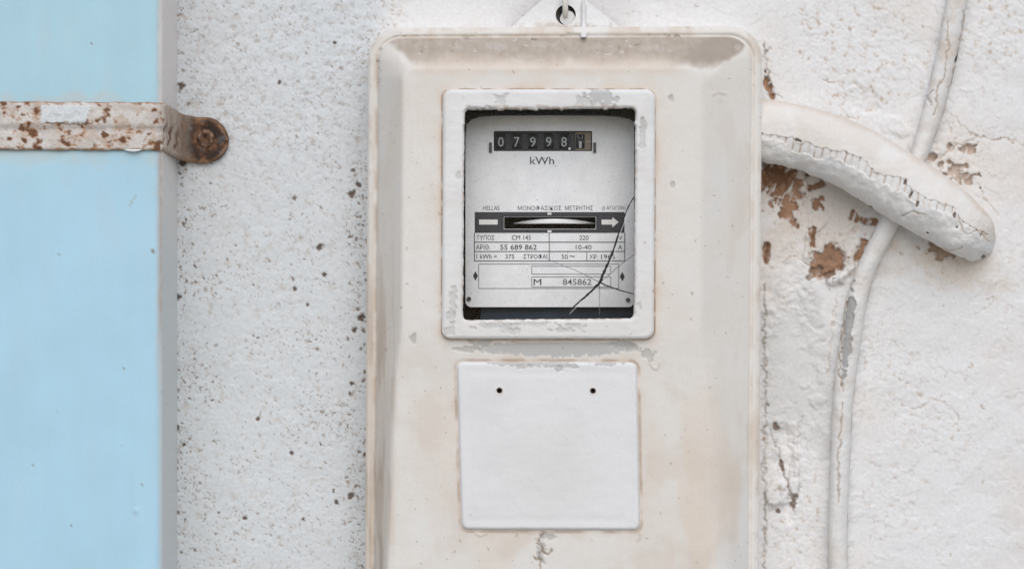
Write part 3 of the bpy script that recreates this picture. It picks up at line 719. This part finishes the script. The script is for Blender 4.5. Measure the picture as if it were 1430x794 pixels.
def frame_h(x, y):
    do = -rrect(x + .006 * (y - 300), y, 618, 914, 125, 473, 13); di = op_sdf(x, y)
    e = np.sqrt(np.clip(np.minimum(do, di), 0, 4) / 4)
    h = HF + 6 + 4 * e + .45 * fbm(x, y, 40, 3, 531) + .25 * fbm(x * .5, y, 9, 3, 532)
    for (cx, cy, rx, ry, s) in FR_PEEL: h = h - 1.2 * blob(x, y, cx, cy, rx, ry, 0, s, .6, 9, .08)
    return h
def frame_c(x, y):
    c = np.empty(x.shape + (3,)); c[:] = (0.78, 0.768, 0.75)
    c = mix(c, (0.72, 0.70, 0.67), ss(-.1, .5, fbm(x, y, 50, 3, 541)) * .7)
    c = mix(c, (0.73, 0.70, 0.65), ss(330, 470, y) * .5)
    for (cx, cy, rx, ry, s) in FR_PEEL:
        q = blob(x, y, cx, cy, rx, ry, 0, s, .6, 9, .08); c = mix(c, (0.50, 0.50, 0.49), q * (.85 if s == 511 else .55))
        q2 = blob(x, y, cx, cy + .8, rx * 1.05, ry * 1.05, 0, s, .6, 9, .05) - q; c = mix(c, (0.48, 0.42, 0.36), np.clip(q2, 0, 1) * .4)
    di = op_sdf(x, y)
    c = mix(c, (0.42, 0.30, 0.21), (1 - ss(0, 2.6, di)) * ss(-.1, .35, fbm(x, y, 20, 3, 542)) * .8)
    c = mix(c, (0.55, 0.45, 0.37), (1 - ss(.8, 2.0, np.abs(y - 148 + 1.5 * fbm(x, y, 14, 2, 543)))) * ss(-.1, .3, fbm(x, y, 24, 2, 544)) * (x > 650) * (x < 885) * .7)
    p_ = pits(x, y, 17, 545, 0 * x + .22, .7, 2.4); c = mix(c, (0.50, 0.44, 0.38), p_ * .6)
    return c
frame = panel('window_frame', frame_sdf, frame_h, frame_c, (614, 918, 121, 477), 1.25, M['white'], meter, skirt=HF - 10, skirt_col=(0.55, 0.50, 0.45))

# recess behind the window: dark box
def boxwalls(name, x0, x1, y0, y1, h0, h1, mat, parent):
    a = P(np.array([x0, x1, x1, x0], float), np.array([y0, y0, y1, y1], float), np.full(4, h1)); b = a.copy(); b[:, 1] = -h0 * S
    return mesh_obj(name, np.vstack([a, b]), [[0, 1, 5, 4], [1, 2, 6, 5], [2, 3, 7, 6], [3, 0, 4, 7], [4, 5, 6, 7]], mat, parent, smooth=False)
HD = HF - 68                                    # dial plate height off the wall
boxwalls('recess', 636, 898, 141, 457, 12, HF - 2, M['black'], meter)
shade_outline = [(636, 141), (898, 141), (898, 180), (890, 170), (880, 164), (866, 161), (840, 159.5), (766, 159), (692, 159.5), (670, 161), (658, 165), (651, 172), (649.3, 190), (648.5, 430), (646, 457), (636, 457)]  # black piece added to shade the top and left edge of the dial
slab('inner_hood', shade_outline, HD + 20, HF - 13, M['black'], meter)
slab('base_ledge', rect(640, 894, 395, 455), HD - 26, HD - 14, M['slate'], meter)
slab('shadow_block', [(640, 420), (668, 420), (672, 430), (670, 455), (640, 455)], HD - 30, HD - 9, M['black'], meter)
slab('ledge_boss', disc_pts(767, 446, 13), HD - 14, HD - 11, M['slate'], meter)

# dial plate with the counter window and the disc slot cut out
def dial_sdf(x, y):
    s = rrect(x, y, 650, 885.5, 120, 428.5, 8)
    s = np.maximum(s, -rrect(x, y, 689.5, 827, 183, 211, 1))
    s = np.maximum(s, -rrect(x, y, 704, 832, 303, 319.5, 1))
    return s
dial = panel('dial_plate', dial_sdf, lambda x, y: HD + 0 * x, lambda x, y: np.ones(x.shape + (3,)) * .7, (650, 886, 142, 429), 2.0, M['dial'], meter, skirt=HD - 6)
H1, H2 = HD + 0.5, HD + 1.0                  # printed layers
def flat(name, pts, h, mat, parent):
    pts = np.array(pts, float); n = len(pts)
    return mesh_obj(name, P(pts[:, 0], pts[:, 1], np.full(n, h)), [list(range(n))[::-1]], mat, parent, smooth=False)
def flatmulti(name, polys, h, mat, parent):
    V = []; F = []
    for p in polys:
        F.append(list(range(len(V), len(V) + len(p)))[::-1]); V += list(p)
    V = np.array(V, float)
    return mesh_obj(name, P(V[:, 0], V[:, 1], np.full(len(V), h)), F, mat, parent, smooth=False)
flatmulti('printed_band', [rect(663, 872, 296, 302.6), rect(663, 872, 320, 325), rect(663, 703.6, 302.6, 320), rect(832.4, 872, 302.6, 320)], H1, M['band'], dial)
flat('printed_bar', rect(669, 695, 306.5, 313.5), H2, M['printwhite'], dial)
flat('printed_arrow', [(840, 306.5), (855, 306.5), (855, 303), (864, 310), (855, 317.5), (855, 313.5), (840, 313.5)], H2, M['printwhite'], dial)
for y0 in (297, 321.5): flat('printed_mark', rect(764.5, 770, y0, y0 + 2.8), H2, M['printwhite'], dial)
def line_rects(lines, w):
    out = []
    for (x0, y0, x1, y1) in lines:
        out.append(rect(min(x0, x1) - (w / 2 if x0 == x1 else 0), max(x0, x1) + (w / 2 if x0 == x1 else 0), min(y0, y1) - (w / 2 if y0 == y1 else 0), max(y0, y1) + (w / 2 if y0 == y1 else 0)))
    return out
flatmulti('printed_table', line_rects([(662.5, 325, 662.5, 364), (872.5, 325, 872.5, 364), (662, 338, 873, 338), (662, 351, 873, 351), (662, 364.3, 873, 364.3)], 1.1) + line_rects([(767, 325.6, 767, 337.4), (767, 338.6, 767, 350.4), (767, 351.6, 767, 363.6), (819.5, 351.6, 819.5, 363.6)], .9), H1, M['ink'], dial)
def outline(x0, x1, y0, y1, w=.8): return [rect(x0, x1, y0 - w / 2, y0 + w / 2), rect(x0, x1, y1 - w / 2, y1 + w / 2), rect(x0 - w / 2, x0 + w / 2, y0 + w / 2, y1 - w / 2), rect(x1 - w / 2, x1 + w / 2, y0 + w / 2, y1 - w / 2)]
flatmulti('printed_box', outline(668.5, 864, 368.5, 402.5), H1, M['ink_pale'], dial)
flatmulti('printed_box', outline(742.5, 853, 371.5, 382.5), H1, M['ink_pale'], dial)
flatmulti('printed_box', outline(742.5, 853, 386.5, 400.5), H1, M['ink_pale'], dial)
for cx in (664, 869): flat('printed_mark', [(cx + 3.2 * math.cos(a) * (1 if abs(math.sin(a)) < .8 else .45), (385 if cx < 700 else 386) + 6.2 * math.sin(a) * (1 if abs(math.sin(a)) > .8 else .55)) for a in np.linspace(0, 2 * math.pi, 25)[:-1]], H1, M['ink'], dial)
for (cx, cy) in ((655, 417), (877, 418.5)):
    slab('screw', disc_pts(cx, cy, 3.0, 16), HD - 1, HD + 2.5, M['screw'], dial)

# lettering
def text(body, cx, cy, w, hgt, h, mat, parent, thin=0.0):
    cu = bpy.data.curves.new('lettering', 'FONT'); cu.body = body; cu.size = 1; cu.offset = thin; cu.resolution_u = 3
    to = bpy.data.objects.new('lettering_source', cu); sc.collection.objects.link(to)
    bpy.context.view_layer.update()
    me = bpy.data.meshes.new_from_object(to.evaluated_get(bpy.context.evaluated_depsgraph_get()))
    bpy.data.objects.remove(to)
    n = len(me.vertices); v = np.empty(n * 3, np.float32); me.vertices.foreach_get('co', v); v = v.reshape(-1, 3)
    mn = v.min(0); mxx = v.max(0); sx = w / max(mxx[0] - mn[0], 1e-6); sy = hgt / max(mxx[1] - mn[1], 1e-6)
    X_ = cx + (v[:, 0] - (mn[0] + mxx[0]) / 2) * sx; Y_ = cy - (v[:, 1] - (mn[1] + mxx[1]) / 2) * sy
    co = P(X_, Y_, np.full(n, h)); co = co - origin_of(parent)
    me.vertices.foreach_set('co', co.astype(np.float32).ravel()); me.update()
    me.materials.clear(); me.materials.append(mat); me.name = 'lettering'
    return link(bpy.data.objects.new('lettering', me), parent)
text('kWh', 757, 224.3, 33.5, 10.5, H1, M['ink'], dial, 0.0)
text('HELLAS', 686, 290.3, 23, 6.2, H1, M['ink_pale'], dial)
text('ΜΟΝΟΦΑΣΙΚΟΣ', 753.5, 290.3, 61, 6.4, H1, M['ink_pale'], dial)
text('ΜΕΤΡΗΤΗΣ', 808.5, 290.3, 39, 6.4, H1, M['ink_pale'], dial)
text('(2 ΑΓΩΓΩΝ)', 857, 290.8, 33, 6.6, H1, M['ink_pale'], dial)
text('ΤΥΠΟΣ', 678, 331.5, 25, 6.6, H1, M['ink'], dial)
text('CM 145', 728, 331.5, 26.5, 6.6, H1, M['ink'], dial)
text('220', 815.5, 331.8, 13, 6.4, H1, M['ink'], dial)
text('V', 866, 331.8, 6, 6.2, H1, M['ink'], dial)
text('ΑΡΙΘ.', 674.5, 344.8, 19.5, 6.6, H1, M['ink'], dial)
text('55 689 862', 724, 345, 51, 7.2, H1, M['ink'], dial, 0.006)
text('10-40', 815, 345, 22, 6.4, H1, M['ink'], dial)
text('A', 866, 345, 5.4, 6.2, H1, M['ink'], dial)
text('1 kWh =', 679.5, 358, 28.5, 6.4, H1, M['ink'], dial)
text('375', 712, 358, 12.5, 6.2, H1, M['ink'], dial)
text('ΣΤΡΟΦΑΙ', 747.5, 358, 33, 6.6, H1, M['ink'], dial)
text('50', 788.5, 358.2, 8.5, 6.2, H1, M['ink'], dial)
text('~', 799, 357.6, 7, 2.2, H1, M['ink'], dial, 0)
text('ΧΡ.', 829, 358.4, 11.5, 6.4, H1, M['ink'], dial)
text('1965', 849, 358.4, 19, 6.4, H1, M['ink'], dial)
text('M', 750.5, 393.6, 10.8, 8.6, H1, M['ink'], dial, 0.0)
text('845862', 806, 393.4, 40, 8.6, H1, M['ink_pale'], dial, 0.006)

# counter: frame, drums, digits
counter = slab('counter', rect(687, 830, 181, 213), HD - 12, HD - 7, M['counter'], meter)
flatmulti('counter_surround', outline(690.5, 826, 184, 210.3, 1.2), HD + .4, M['slot'], counter)
flat('drum_surround', rect(803.5, 826, 184.5, 210), HD - 6.5, M['beige'], counter)
def drum(cx, w, y0, y1, mat):
    a = np.linspace(-1, 1, 15); t = np.linspace(-1, 1, 3); A_, T_ = np.meshgrid(a, t, indexing='ij')
    return mesh_obj('digit_drum', P(cx + T_ * w / 2, (y0 + y1) / 2 + A_ * (y1 - y0) / 2, HD - 6.8 + 4.2 * np.sqrt(np.clip(1 - A_ ** 2, 0, 1)) + 0 * T_).reshape(-1, 3), gridfaces(15, 3), mat, counter)
for (cx, ch) in ((699.3, '0'), (721.5, '7'), (744, '9'), (766, '9'), (787.5, '8')):
    drum(cx, 12.5, 187, 208, M['drum'])
    text(ch, cx + .2, 198.2, 7.6, 13.2, HD - 1.8, M['digit'], counter, 0.0)
drum(810.3, 12, 187.5, 208, M['drum'])
text('1', 810.3, 202, 3.6, 10, HD - 1.8, M['digit'], counter, -0.005)
text('U', 810.3, 191, 7, 5, HD - 1.8, M['digit'], counter, -0.02)
flat('printed_mark', rect(818.5, 825.5, 196.8, 198), HD - 6, M['digit'], counter)
slab('decimal_point', disc_pts(795.3, 207.6, 1.9, 12), HD - 6, HD - 4.5, M['printwhite'], counter)
for cx in (685, 830.5): slab('counter_clip', rect(cx - 1.9, cx + 1.9, 199, 213), HD - 1, HD + 3.5, M['screw'], dial)

# the rotating disc seen edge-on through its slot
slot_h = HD - 34
boxwalls('disc_slot', 702, 834, 300, 322, slot_h, HD - 5.5, M['slot'], meter)
R = 92.0; na_ = 64
ang = np.linspace(math.radians(52), math.radians(128), na_)
zt = np.array([-.5, -.32, 0, .32, .5]); A_, Zt = np.meshgrid(ang, np.arange(5), indexing='ij')
thick = 6.8 * np.clip(np.sin((A_ - ang[0]) / (ang[-1] - ang[0]) * math.pi), 0.08, 1) ** .65
bul = np.array([-.8, -.2, 0, -.2, -.8])[Zt]
cxr = 774 + R * np.cos(A_) * -1; hh_ = HD - 3 - R * (1 - np.sin(A_)) + bul
yy0 = 311.8 - 3.2 * np.sin((A_ - ang[0]) / (ang[-1] - ang[0]) * math.pi)
disc = ribbon('rotor_disc', cxr, yy0 + zt[Zt] * thick, hh_, np.tile((.9, .9, .9), (A_.size, 1)), M['steel'], meter)

# cracked glass pane: shards, with the dark refraction at the cracks painted as strips
HG = HF - 6.0
J = (838, 394); gx0, gx1, gy0, gy1 = 640, 893, 146, 452
main_up = [(889.5, 268), (876, 292), (866, 318), (858, 345), (848, 370), (841, 386)]
low_l = [(833, 399), (822, 410), (808, 422), (794, 436), (779, 449)]
right_ = [(846, 398), (862, 404), (876, 408), (893, 412)]
upr = [(850, 384), (865, 371), (878, 361), (893, 350)]
upl_ = [(825, 388), (808, 379), (790, 372), (765, 362)]
pane = slab('glass_pane', [(gx0, gy0), (gx1, gy0), (gx1, 262)] + main_up[0:1] + main_up + [J] + low_l + [(777, gy1), (gx0, gy1)], HG - 4, HG, M['glass'], meter)
tag(pane, 'largest piece of the cracked glass pane')
slab('glass_shard', [(893, 270), (893, 348)] + upr[::-1] + [(840.5, 393)] + [(p[0] + 2.2, p[1] + 1) for p in main_up[::-1]], HG - 5, HG - 1, M['glass'], meter)
slab('glass_shard', [(893, 352)] + [(893, 410)] + right_[::-1][1:] + [(841, 394.6)] + [(p[0] + .6, p[1] + 1.2) for p in upr], HG - 4.5, HG - .5, M['glass'], meter)
slab('glass_shard', [(893, 414)] + [(893, gy1), (836, gy1), (837.5, 428), (837, 397)] + [(p[0], p[1] + 1.2) for p in right_[:-1]], HG - 4, HG, M['glass'], meter)
slab('glass_shard', [(835.5, 398.5), (836.5, 428), (835, gy1), (781, gy1)] + [(p[0] + 1.5, p[1] + 1.5) for p in low_l[::-1]], HG - 4.5, HG - .5, M['glass'], meter)
def crack_or_glint(pts, w0, w1, mat, hh=HG + .6, seed=0):
    p = spl(pts, 50); d = np.gradient(p, axis=0); n = np.stack([-d[:, 1], d[:, 0]], -1); n /= np.linalg.norm(n, axis=1)[:, None] + 1e-9
    t = np.linspace(0, 1, len(p))
    w = (w0 + (w1 - w0) * t) * (1 + .5 * noise(t * 300, t * 0, 12, seed + 7))
    j = .5 * noise(t * 300, t * 0, 22, seed)[:, None]
    a = p + n * (w[:, None] / 2 + j); b = p - n * (w[:, None] / 2 - j)
    V = np.concatenate([a, b]); m_ = len(p)
    co = P(V[:, 0], V[:, 1], np.full(len(V), hh)); co2 = P(V[:, 0], V[:, 1], np.full(len(V), hh - 5.2))
    i = np.arange(m_ - 1)
    F = np.concatenate([np.stack([i, i + 1, i + 1 + m_, i + m_], -1), np.stack([i, i + 2 * m_, i + 1 + 2 * m_, i + 1], -1), np.stack([i + m_, i + m_ + 1, i + 3 * m_ + 1, i + 3 * m_], -1)])
    return mesh_obj('crack', np.concatenate([co, co2]), F, mat, pane)
crack_or_glint(main_up + [J], 1.3, 4.2, M['grime'], seed=1)
crack_or_glint([J] + low_l, 3.6, 1.6, M['grime'], seed=2)
crack_or_glint([J] + right_, 2.0, 1.5, M['grime'], seed=3)
crack_or_glint([(p[0] + 2.6, p[1] + .8) for p in main_up[1:]], .5, 1.1, M['glint'], seed=8)
crack_or_glint([(p[0] + 1.6, p[1] + 1.8) for p in low_l[:4]], 1.0, .5, M['glint'], seed=9)
crack_or_glint([J] + upr, .8, 1.0, M['grime_pale'], seed=4)
crack_or_glint([J] + upl_, 1.1, .5, M['grime_pale'], seed=5)
crack_or_glint([(837, 396), (837.5, 410), (837, 440)], 1.0, .6, M['grime_pale'], seed=6)

# lower cover plate
slab('plate_backing', rect(648, 884, 512, 733), HF - 24, HF - 20, M['black'], meter)
PL_PEEL = [(715, 507, 18, 4, 611), (745, 507, 14, 5, 612), (770, 509, 26, 4, 613), (848, 507, 20, 4, 614), (800, 511, 10, 3, 615), (730, 512, 10, 3, 616), (781, 515, 6, 4, 617), (690, 506, 8, 3, 618)]
def pl_h(x, y):
    d = -pl_sdf(x, y)
    h = HF - 12 + 14 * np.sqrt(1 - (1 - np.clip(d, 0, 6) / 6) ** 2) - 0.5 * np.exp(-((d - 16) / 6.0) ** 2)
    h = h + .6 * fbm(x, y, 90, 3, 601) + .05 * fbm(x * .18, y, 8, 3, 603) + .25 * fbm(x, y, 18, 3, 602) + 1.2 * np.exp(-np.hypot((x - 766) / 90, (y - 640) / 80) ** 2)
    for (cx, cy, rx, ry, s) in PL_PEEL: h = h - 1.2 * blob(x, y, cx, cy, rx, ry, 0, s, .6, 8, .1)
    for (cx, cy) in ((697.5, 545), (828, 545.5)):
        r = np.hypot(x - cx, y - cy); h = h - 14 * (1 - ss(2.6, 3.9, r)) + .8 * np.exp(-((r - 4.6) / 1.2) ** 2)
    return h
def pl_c(x, y):
    c = np.empty(x.shape + (3,)); c[:] = (0.77, 0.765, 0.757)
    c = mix(c, (0.72, 0.715, 0.705), ss(-.1, .5, fbm(x, y, 90, 3, 621)) * .6)
    c = mix(c, (0.70, 0.69, 0.66), np.exp(-np.hypot((x - 770) / 60, (y - 650) / 55) ** 2) * .6)
    for (cx, cy, rx, ry, s) in PL_PEEL:
        c = mix(c, (0.49, 0.48, 0.465), blob(x, y, cx, cy, rx, ry, 0, s, .6, 8, .1) * .85)
    d = -pl_sdf(x, y)
    c = mix(c, (0.50, 0.40, 0.32), (1 - ss(0, 2.5, d)) * ss(-.2, .3, fbm(x, y, 20, 3, 622)) * .7)
    for (cx, cy) in ((697.5, 545), (828, 545.5)):
        r = np.hypot(x - cx, y - cy); c = mix(c, (0.03, 0.02, 0.018), 1 - ss(3.0, 4.1, r)); c = mix(c, (0.45, 0.30, 0.2), np.exp(-((r - 4.2) / .9) ** 2) * .4)
    c = mix(c, (0.5, 0.44, 0.38), pits(x, y, 24, 625, 0 * x + .2, .7, 1.8) * .5)
    return c
panel('cover_plate', pl_sdf, pl_h, pl_c, (632, 900, 499, 745), 1.25, M['white'], meter, skirt=HF - 16)

# ================================================================== wire through the eye
def tube(name, pts, r, mat, parent=None, loc=None, nseg=10, n=60):
    p = spl(pts, n)                                       # (x, y, h)
    w = P(p[:, 0], p[:, 1], p[:, 2]); d = np.gradient(w, axis=0); d /= np.linalg.norm(d, axis=1)[:, None]
    up = np.array([1.0, 0.02, 0.03]); a = np.cross(d, up); a /= np.linalg.norm(a, axis=1)[:, None]; b_ = np.cross(d, a)
    th = np.linspace(0, 2 * math.pi, nseg, endpoint=False)
    V = w[:, None, :] + r * S * (np.cos(th)[None, :, None] * a[:, None, :] + np.sin(th)[None, :, None] * b_[:, None, :])
    i = np.arange(n * nseg).reshape(n, nseg); j = np.roll(i, -1, 1)
    F = np.stack([i[:-1], i[1:], j[1:], j[:-1]], -1).reshape(-1, 4)
    return mesh_obj(name, V.reshape(-1, 3), F, mat, parent, None, loc)
wire = tube('hanging_wire', [(789, -75, 34), (789, -50, 44), (789, -20, 48), (789, 0, 49), (789.5, 14, 46), (789.5, 21, 36), (789.5, 17, 22), (789, 4, 6), (789, -30, 4), (789, -75, 5)], 4.0, M['wire'], loc=P(np.array(789.0), np.array(-75.0), np.array(10.0)))
tag(wire, 'painted wire hook threaded through the eye above the meter', 'wire')

# ================================================================== the thin cable running down the wall
ca = spl(CABLE, 620)
d = np.gradient(ca[:, :2], axis=0); nrm2 = np.stack([-d[:, 1], d[:, 0]], -1); nrm2 /= np.linalg.norm(nrm2, axis=1)[:, None]
if nrm2[0, 0] > 0: nrm2 = -nrm2
PH = np.radians(np.linspace(-140, 140, 51))
Ia, Ip = np.meshgrid(np.arange(len(ca)), PH, indexing='ij')
al = np.concatenate([[0], np.cumsum(np.hypot(*np.diff(ca[:, :2], axis=0).T))])[Ia]
vv = np.sin(Ip)
cxp = ca[Ia, 0] - nrm2[Ia, 0] * 0; 
wav = 1.6 * fbm(al, al * 0, 120, 2, 701)
hw_ = ca[Ia, 2] * (1 + .05 * fbm(al, Ip * 8, 40, 3, 702))
Xc = ca[Ia, 0] - nrm2[Ia, 0] * vv * hw_ * -1 + wav; Yc = ca[Ia, 1] - nrm2[Ia, 1] * vv * hw_ * -1
Hc = 13 + 17 * np.cos(Ip) - 1 + 1.5 * fbm(al, Ip * 14, 30, 4, 703) + .45 * noise(Xc, Yc, 5, 704)
c = np.empty(Xc.shape + (3,)); c[:] = (0.75, 0.735, 0.71)
c = mix(c, (0.68, 0.62, 0.56), ss(-.1, .5, fbm(Xc, Yc, 60, 3, 705)) * .6)
c = mix(c, (0.62, 0.53, 0.45), (1 - ss(100, 240, Yc)) * ss(-.2, .4, fbm(Xc, Yc, 30, 4, 706)) * .6)
pe = blob(Xc, Yc, 1185, 455, 6.5, 52, 6, 711, .5, 16, .1)
pe = np.maximum(pe, blob(Xc, Yc, 1181, 500, 5, 28, 8, 712, .6, 14, .1))
c = mix(c, (0.36, 0.355, 0.345), pe * .9); Hc = Hc - 2.4 * pe
pr = blob(Xc, Yc, 1186, 455, 9, 58, 6, 711, .5, 16, .1) * (1 - pe); Hc = Hc + 1.2 * pr
c = mix(c, (0.42, 0.36, 0.30), pr * ss(0, .5, fbm(Xc, Yc, 12, 3, 713)) * .8)
for pts in [[(1325, 30), (1322, 80), (1318, 110), (1306, 128), (1310, 145), (1303, 160)], [(1346, 18), (1342, 60), (1335, 90), (1325, 130)], [(1182, 420), (1176, 470), (1172, 520), (1178, 545)], [(1176, 560), (1170, 640), (1172, 700)], [(1302, 125), (1294, 135), (1300, 145)]]:
    q = 1 - ss(.6, 1.8, pline(Xc, Yc, pts, 4, 3)); Hc = Hc - 1.6 * q; c = mix(c, (0.40, 0.32, 0.25), q * .75)
q = blob(Xc, Yc, 1336, 82, 2, 5, 20, 721, .4, 6, .3); c = mix(c, (0.07, 0.05, 0.04), q); Hc = Hc - 2.5 * q
c = mix(c, (0.42, 0.30, 0.21), ss(.86, 1.0, np.abs(vv)) * ss(-.1, .4, fbm(Xc, Yc, 24, 3, 722)) * .6)
cab = ribbon('cable', Xc, Yc, Hc, c, M['pipe'], loc=P(np.array(1170.0), np.array(900.0), np.array(0.0)))
tag(cab, 'thin whitewashed cable running down the wall behind the thick conduit', 'cable')

# ================================================================== the thick plastered conduit
NU = 430
Uc = spl(PIPE_U, NU); Lc = spl(PIPE_L, NU)
NP = 210
PH = np.radians(np.linspace(-140, 145, NP))
Iu, Ip = np.meshgrid(np.arange(NU), PH, indexing='ij')
v = (np.sin(Ip) + 1) / 2
u = Iu / (NU - 1.0)
# rounded nose at the far end
nose = np.sqrt(np.clip(1 - np.clip((u - .90) / .10, 0, 1) ** 2, 0, 1))
mid = (Uc + Lc) / 2
Xp = mid[Iu, 0] + (Lc[Iu, 0] - mid[Iu, 0]) * (2 * v - 1) * (0.35 + .65 * nose) + 8 * (1 - nose) * np.cos(Ip) * 0
Yp = mid[Iu, 1] + (Lc[Iu, 1] - mid[Iu, 1]) * (2 * v - 1) * (0.35 + .65 * nose)
wid = np.hypot(*(Lc - Uc).T)[Iu] / 2
Hm = (40 + 46 * np.cos(Ip)) * (.72 + .28 * ss(1060, 1190, Xp)) * np.sqrt(np.clip(1 - np.clip((u - .62) / .38, 0, 1) ** 2.4, 0, 1)) - 4 * ss(.85, 1.0, u)
# lower edge is ragged
Yp = Yp + (2.6 * fbm(al[:NU, :1] * 0 + Iu * 0.9, Ip * 0, 22, 3, 801)) * ss(.75, 1.0, v)
CR_U = [(1040, 186), (1068, 188), (1085, 190), (1105, 192), (1118, 202), (1130, 198), (1142, 206), (1160, 209), (1180, 212), (1195, 218), (1212, 228), (1222, 240), (1240, 245), (1262, 250), (1270, 262), (1285, 272), (1300, 280), (1320, 285), (1335, 291), (1341, 305), (1365, 322), (1380, 336)]
CR_L = [(1040, 187), (1068, 191), (1088, 196), (1100, 205), (1112, 213), (1128, 214), (1138, 221), (1150, 221), (1160, 217), (1180, 228), (1200, 238), (1215, 249), (1235, 256), (1255, 266), (1275, 280), (1300, 291), (1335, 301), (1341, 308), (1365, 324), (1380, 338)]
def yline(pts, x): p = np.array(pts); return np.interp(x, p[:, 0], p[:, 1])
jx = Xp + 3.0 * fbm(Xp, Yp, 10, 3, 803); jy = Yp + 3.2 * fbm(Xp, Yp, 10, 3, 804)
du = jy - yline(CR_U, jx); dl = jy - yline(CR_L, jx)
fro = (np.abs(Ip) < 1.7); upper = np.where(np.cos(Ip) < 0, (Ip < 0) * 1.0, 1 - ss(-1.0, .6, du)); lower = np.where(np.cos(Ip) < 0, (Ip > 0) * 1.0, ss(-.6, 1.0, dl))
band = np.clip(1 - upper - lower, 0, 1)
Hm = Hm + 1.8 * upper + 0.7 * upper * np.exp(-np.clip(-du, 0, 99) / 3.5) + 3.0 * lower * np.exp(-np.clip(dl, 0, 99) / 30)
s1 = (Xp * .90 + Yp * .43); cell = 10.5
js = s1 + 2.2 * noise(s1, s1 * 0, 17, 805) + 1.0 * noise(Xp, Yp, 8, 806) - 0.2 * (Yp - yline(CR_U, Xp))
ph_ = np.abs((js / cell) % 1 - .5) * cell            # 0 mid-pleat .. cell/2 at the gap
gap = ss(cell / 2 - 1.7, cell / 2 - .5, ph_) * band
Hm = Hm + band * (1.2 - 2.2 * (ph_ / (cell / 2)) ** 4)
c = np.empty(Xp.shape + (3,)); c[:] = (0.79, 0.775, 0.75)
c = mix(c, (0.72, 0.66, 0.59), upper * (ss(-.2, .5, fbm(Xp, Yp, 70, 3, 811)) * .5 + .35 * (1 - ss(0, 45, Xp - 1075)) + .25))
c = mix(c, (0.66, 0.56, 0.47), upper * (1 - ss(.0, .12, v + .05 * fbm(Xp, Yp, 20, 3, 812))) * .6)
c = mix(c, (0.72, 0.73, 0.735), lower * ss(0, .5, fbm(Xp, Yp, 50, 3, 813)) * .5)
c = mix(c, (0.72, 0.70, 0.68), band * .4)
c = mix(c, (0.46, 0.35, 0.26), gap * (.25 + .75 * ss(-.3, .3, noise(Xp, Yp, 13, 814))) * .8)
lin = (1 - ss(.5, 1.7, np.abs(du))) * ss(-.5, .1, fbm(Xp, Yp, 26, 2, 815)); c = mix(c, (0.45, 0.34, 0.26), lin * .25)
lin2 = (1 - ss(.4, 1.3, np.abs(dl))) * ss(-.2, .3, fbm(Xp, Yp, 20, 2, 816)); c = mix(c, (0.50, 0.42, 0.34), lin2 * .6)
for (cx, cy, rx, ry, a) in [(1115, 196, 5, 2, 20), (1264, 254, 1.8, 5, 20), (1272, 272, 1.6, 4.5, 25), (1281, 285, 1.6, 4, 25), (1333, 300, 1.8, 5, 5), (1336, 317, 2, 1.2, 0), (1370, 327, 1.5, 4, 20), (1295, 325, 2, 1, 0), (1194, 279, 5, 1.6, -10), (1373, 358, 3, 3, 0), (1216, 291, 4, 3, 0)]:
    q = blob(Xp, Yp, cx, cy, rx, ry, a, int(cx), .4, 6, .3); c = mix(c, (0.12, 0.075, 0.05), q * .85); Hm = Hm - 3 * q
for pts in [[(1338, 305), (1345, 322), (1352, 328), (1365, 322), (1378, 328)], [(1300, 345), (1325, 350), (1345, 345)], [(1260, 300), (1272, 296), (1290, 300)]]:
    q = 1 - ss(.5, 1.6, pline(Xp, Yp, pts, 3, 8)); Hm = Hm - 1.5 * q; c = mix(c, (0.45, 0.36, 0.29), q * .6)
tipr = ss(1345, 1385, Xp)
Hm = Hm + .9 * fbm(Xp, Yp, 44, 3, 821) * 1.6 + .5 * fbm(Xp, Yp, 12, 3, 822) + (lower * 1.5 + tipr * 2.0 + upper * .4) * fbm(Xp, Yp, 16, 4, 823) + lower * 2.2 * fbm(Xp, Yp, 36, 3, 825)
Hm = Hm + 4 * np.exp(-np.hypot((Xp - 1259) / 6, (Yp - 312) / 6) ** 2) + 2.5 * np.exp(-np.hypot((Xp - 1150) / 22, (Yp - 245) / 6) ** 2) - 2.5 * np.exp(-np.hypot((Xp - 1120) / 16, (Yp - 234) / 6) ** 2)
c = mix(c, (0.62, 0.52, 0.43), tipr * ss(.05, .5, fbm(Xp, Yp, 14, 4, 824)) * .6)
con = ribbon('conduit', Xp, Yp, Hm, c, M['pipe'], loc=P(np.array(1390.0), np.array(340.0), np.array(0.0)))
tag(con, 'thick whitewashed conduit with split flaking skin entering the meter side', 'conduit')

# ================================================================== render settings
sc.render.engine = 'CYCLES'
sc.cycles.use_denoising = True
sc.cycles.max_bounces = 6
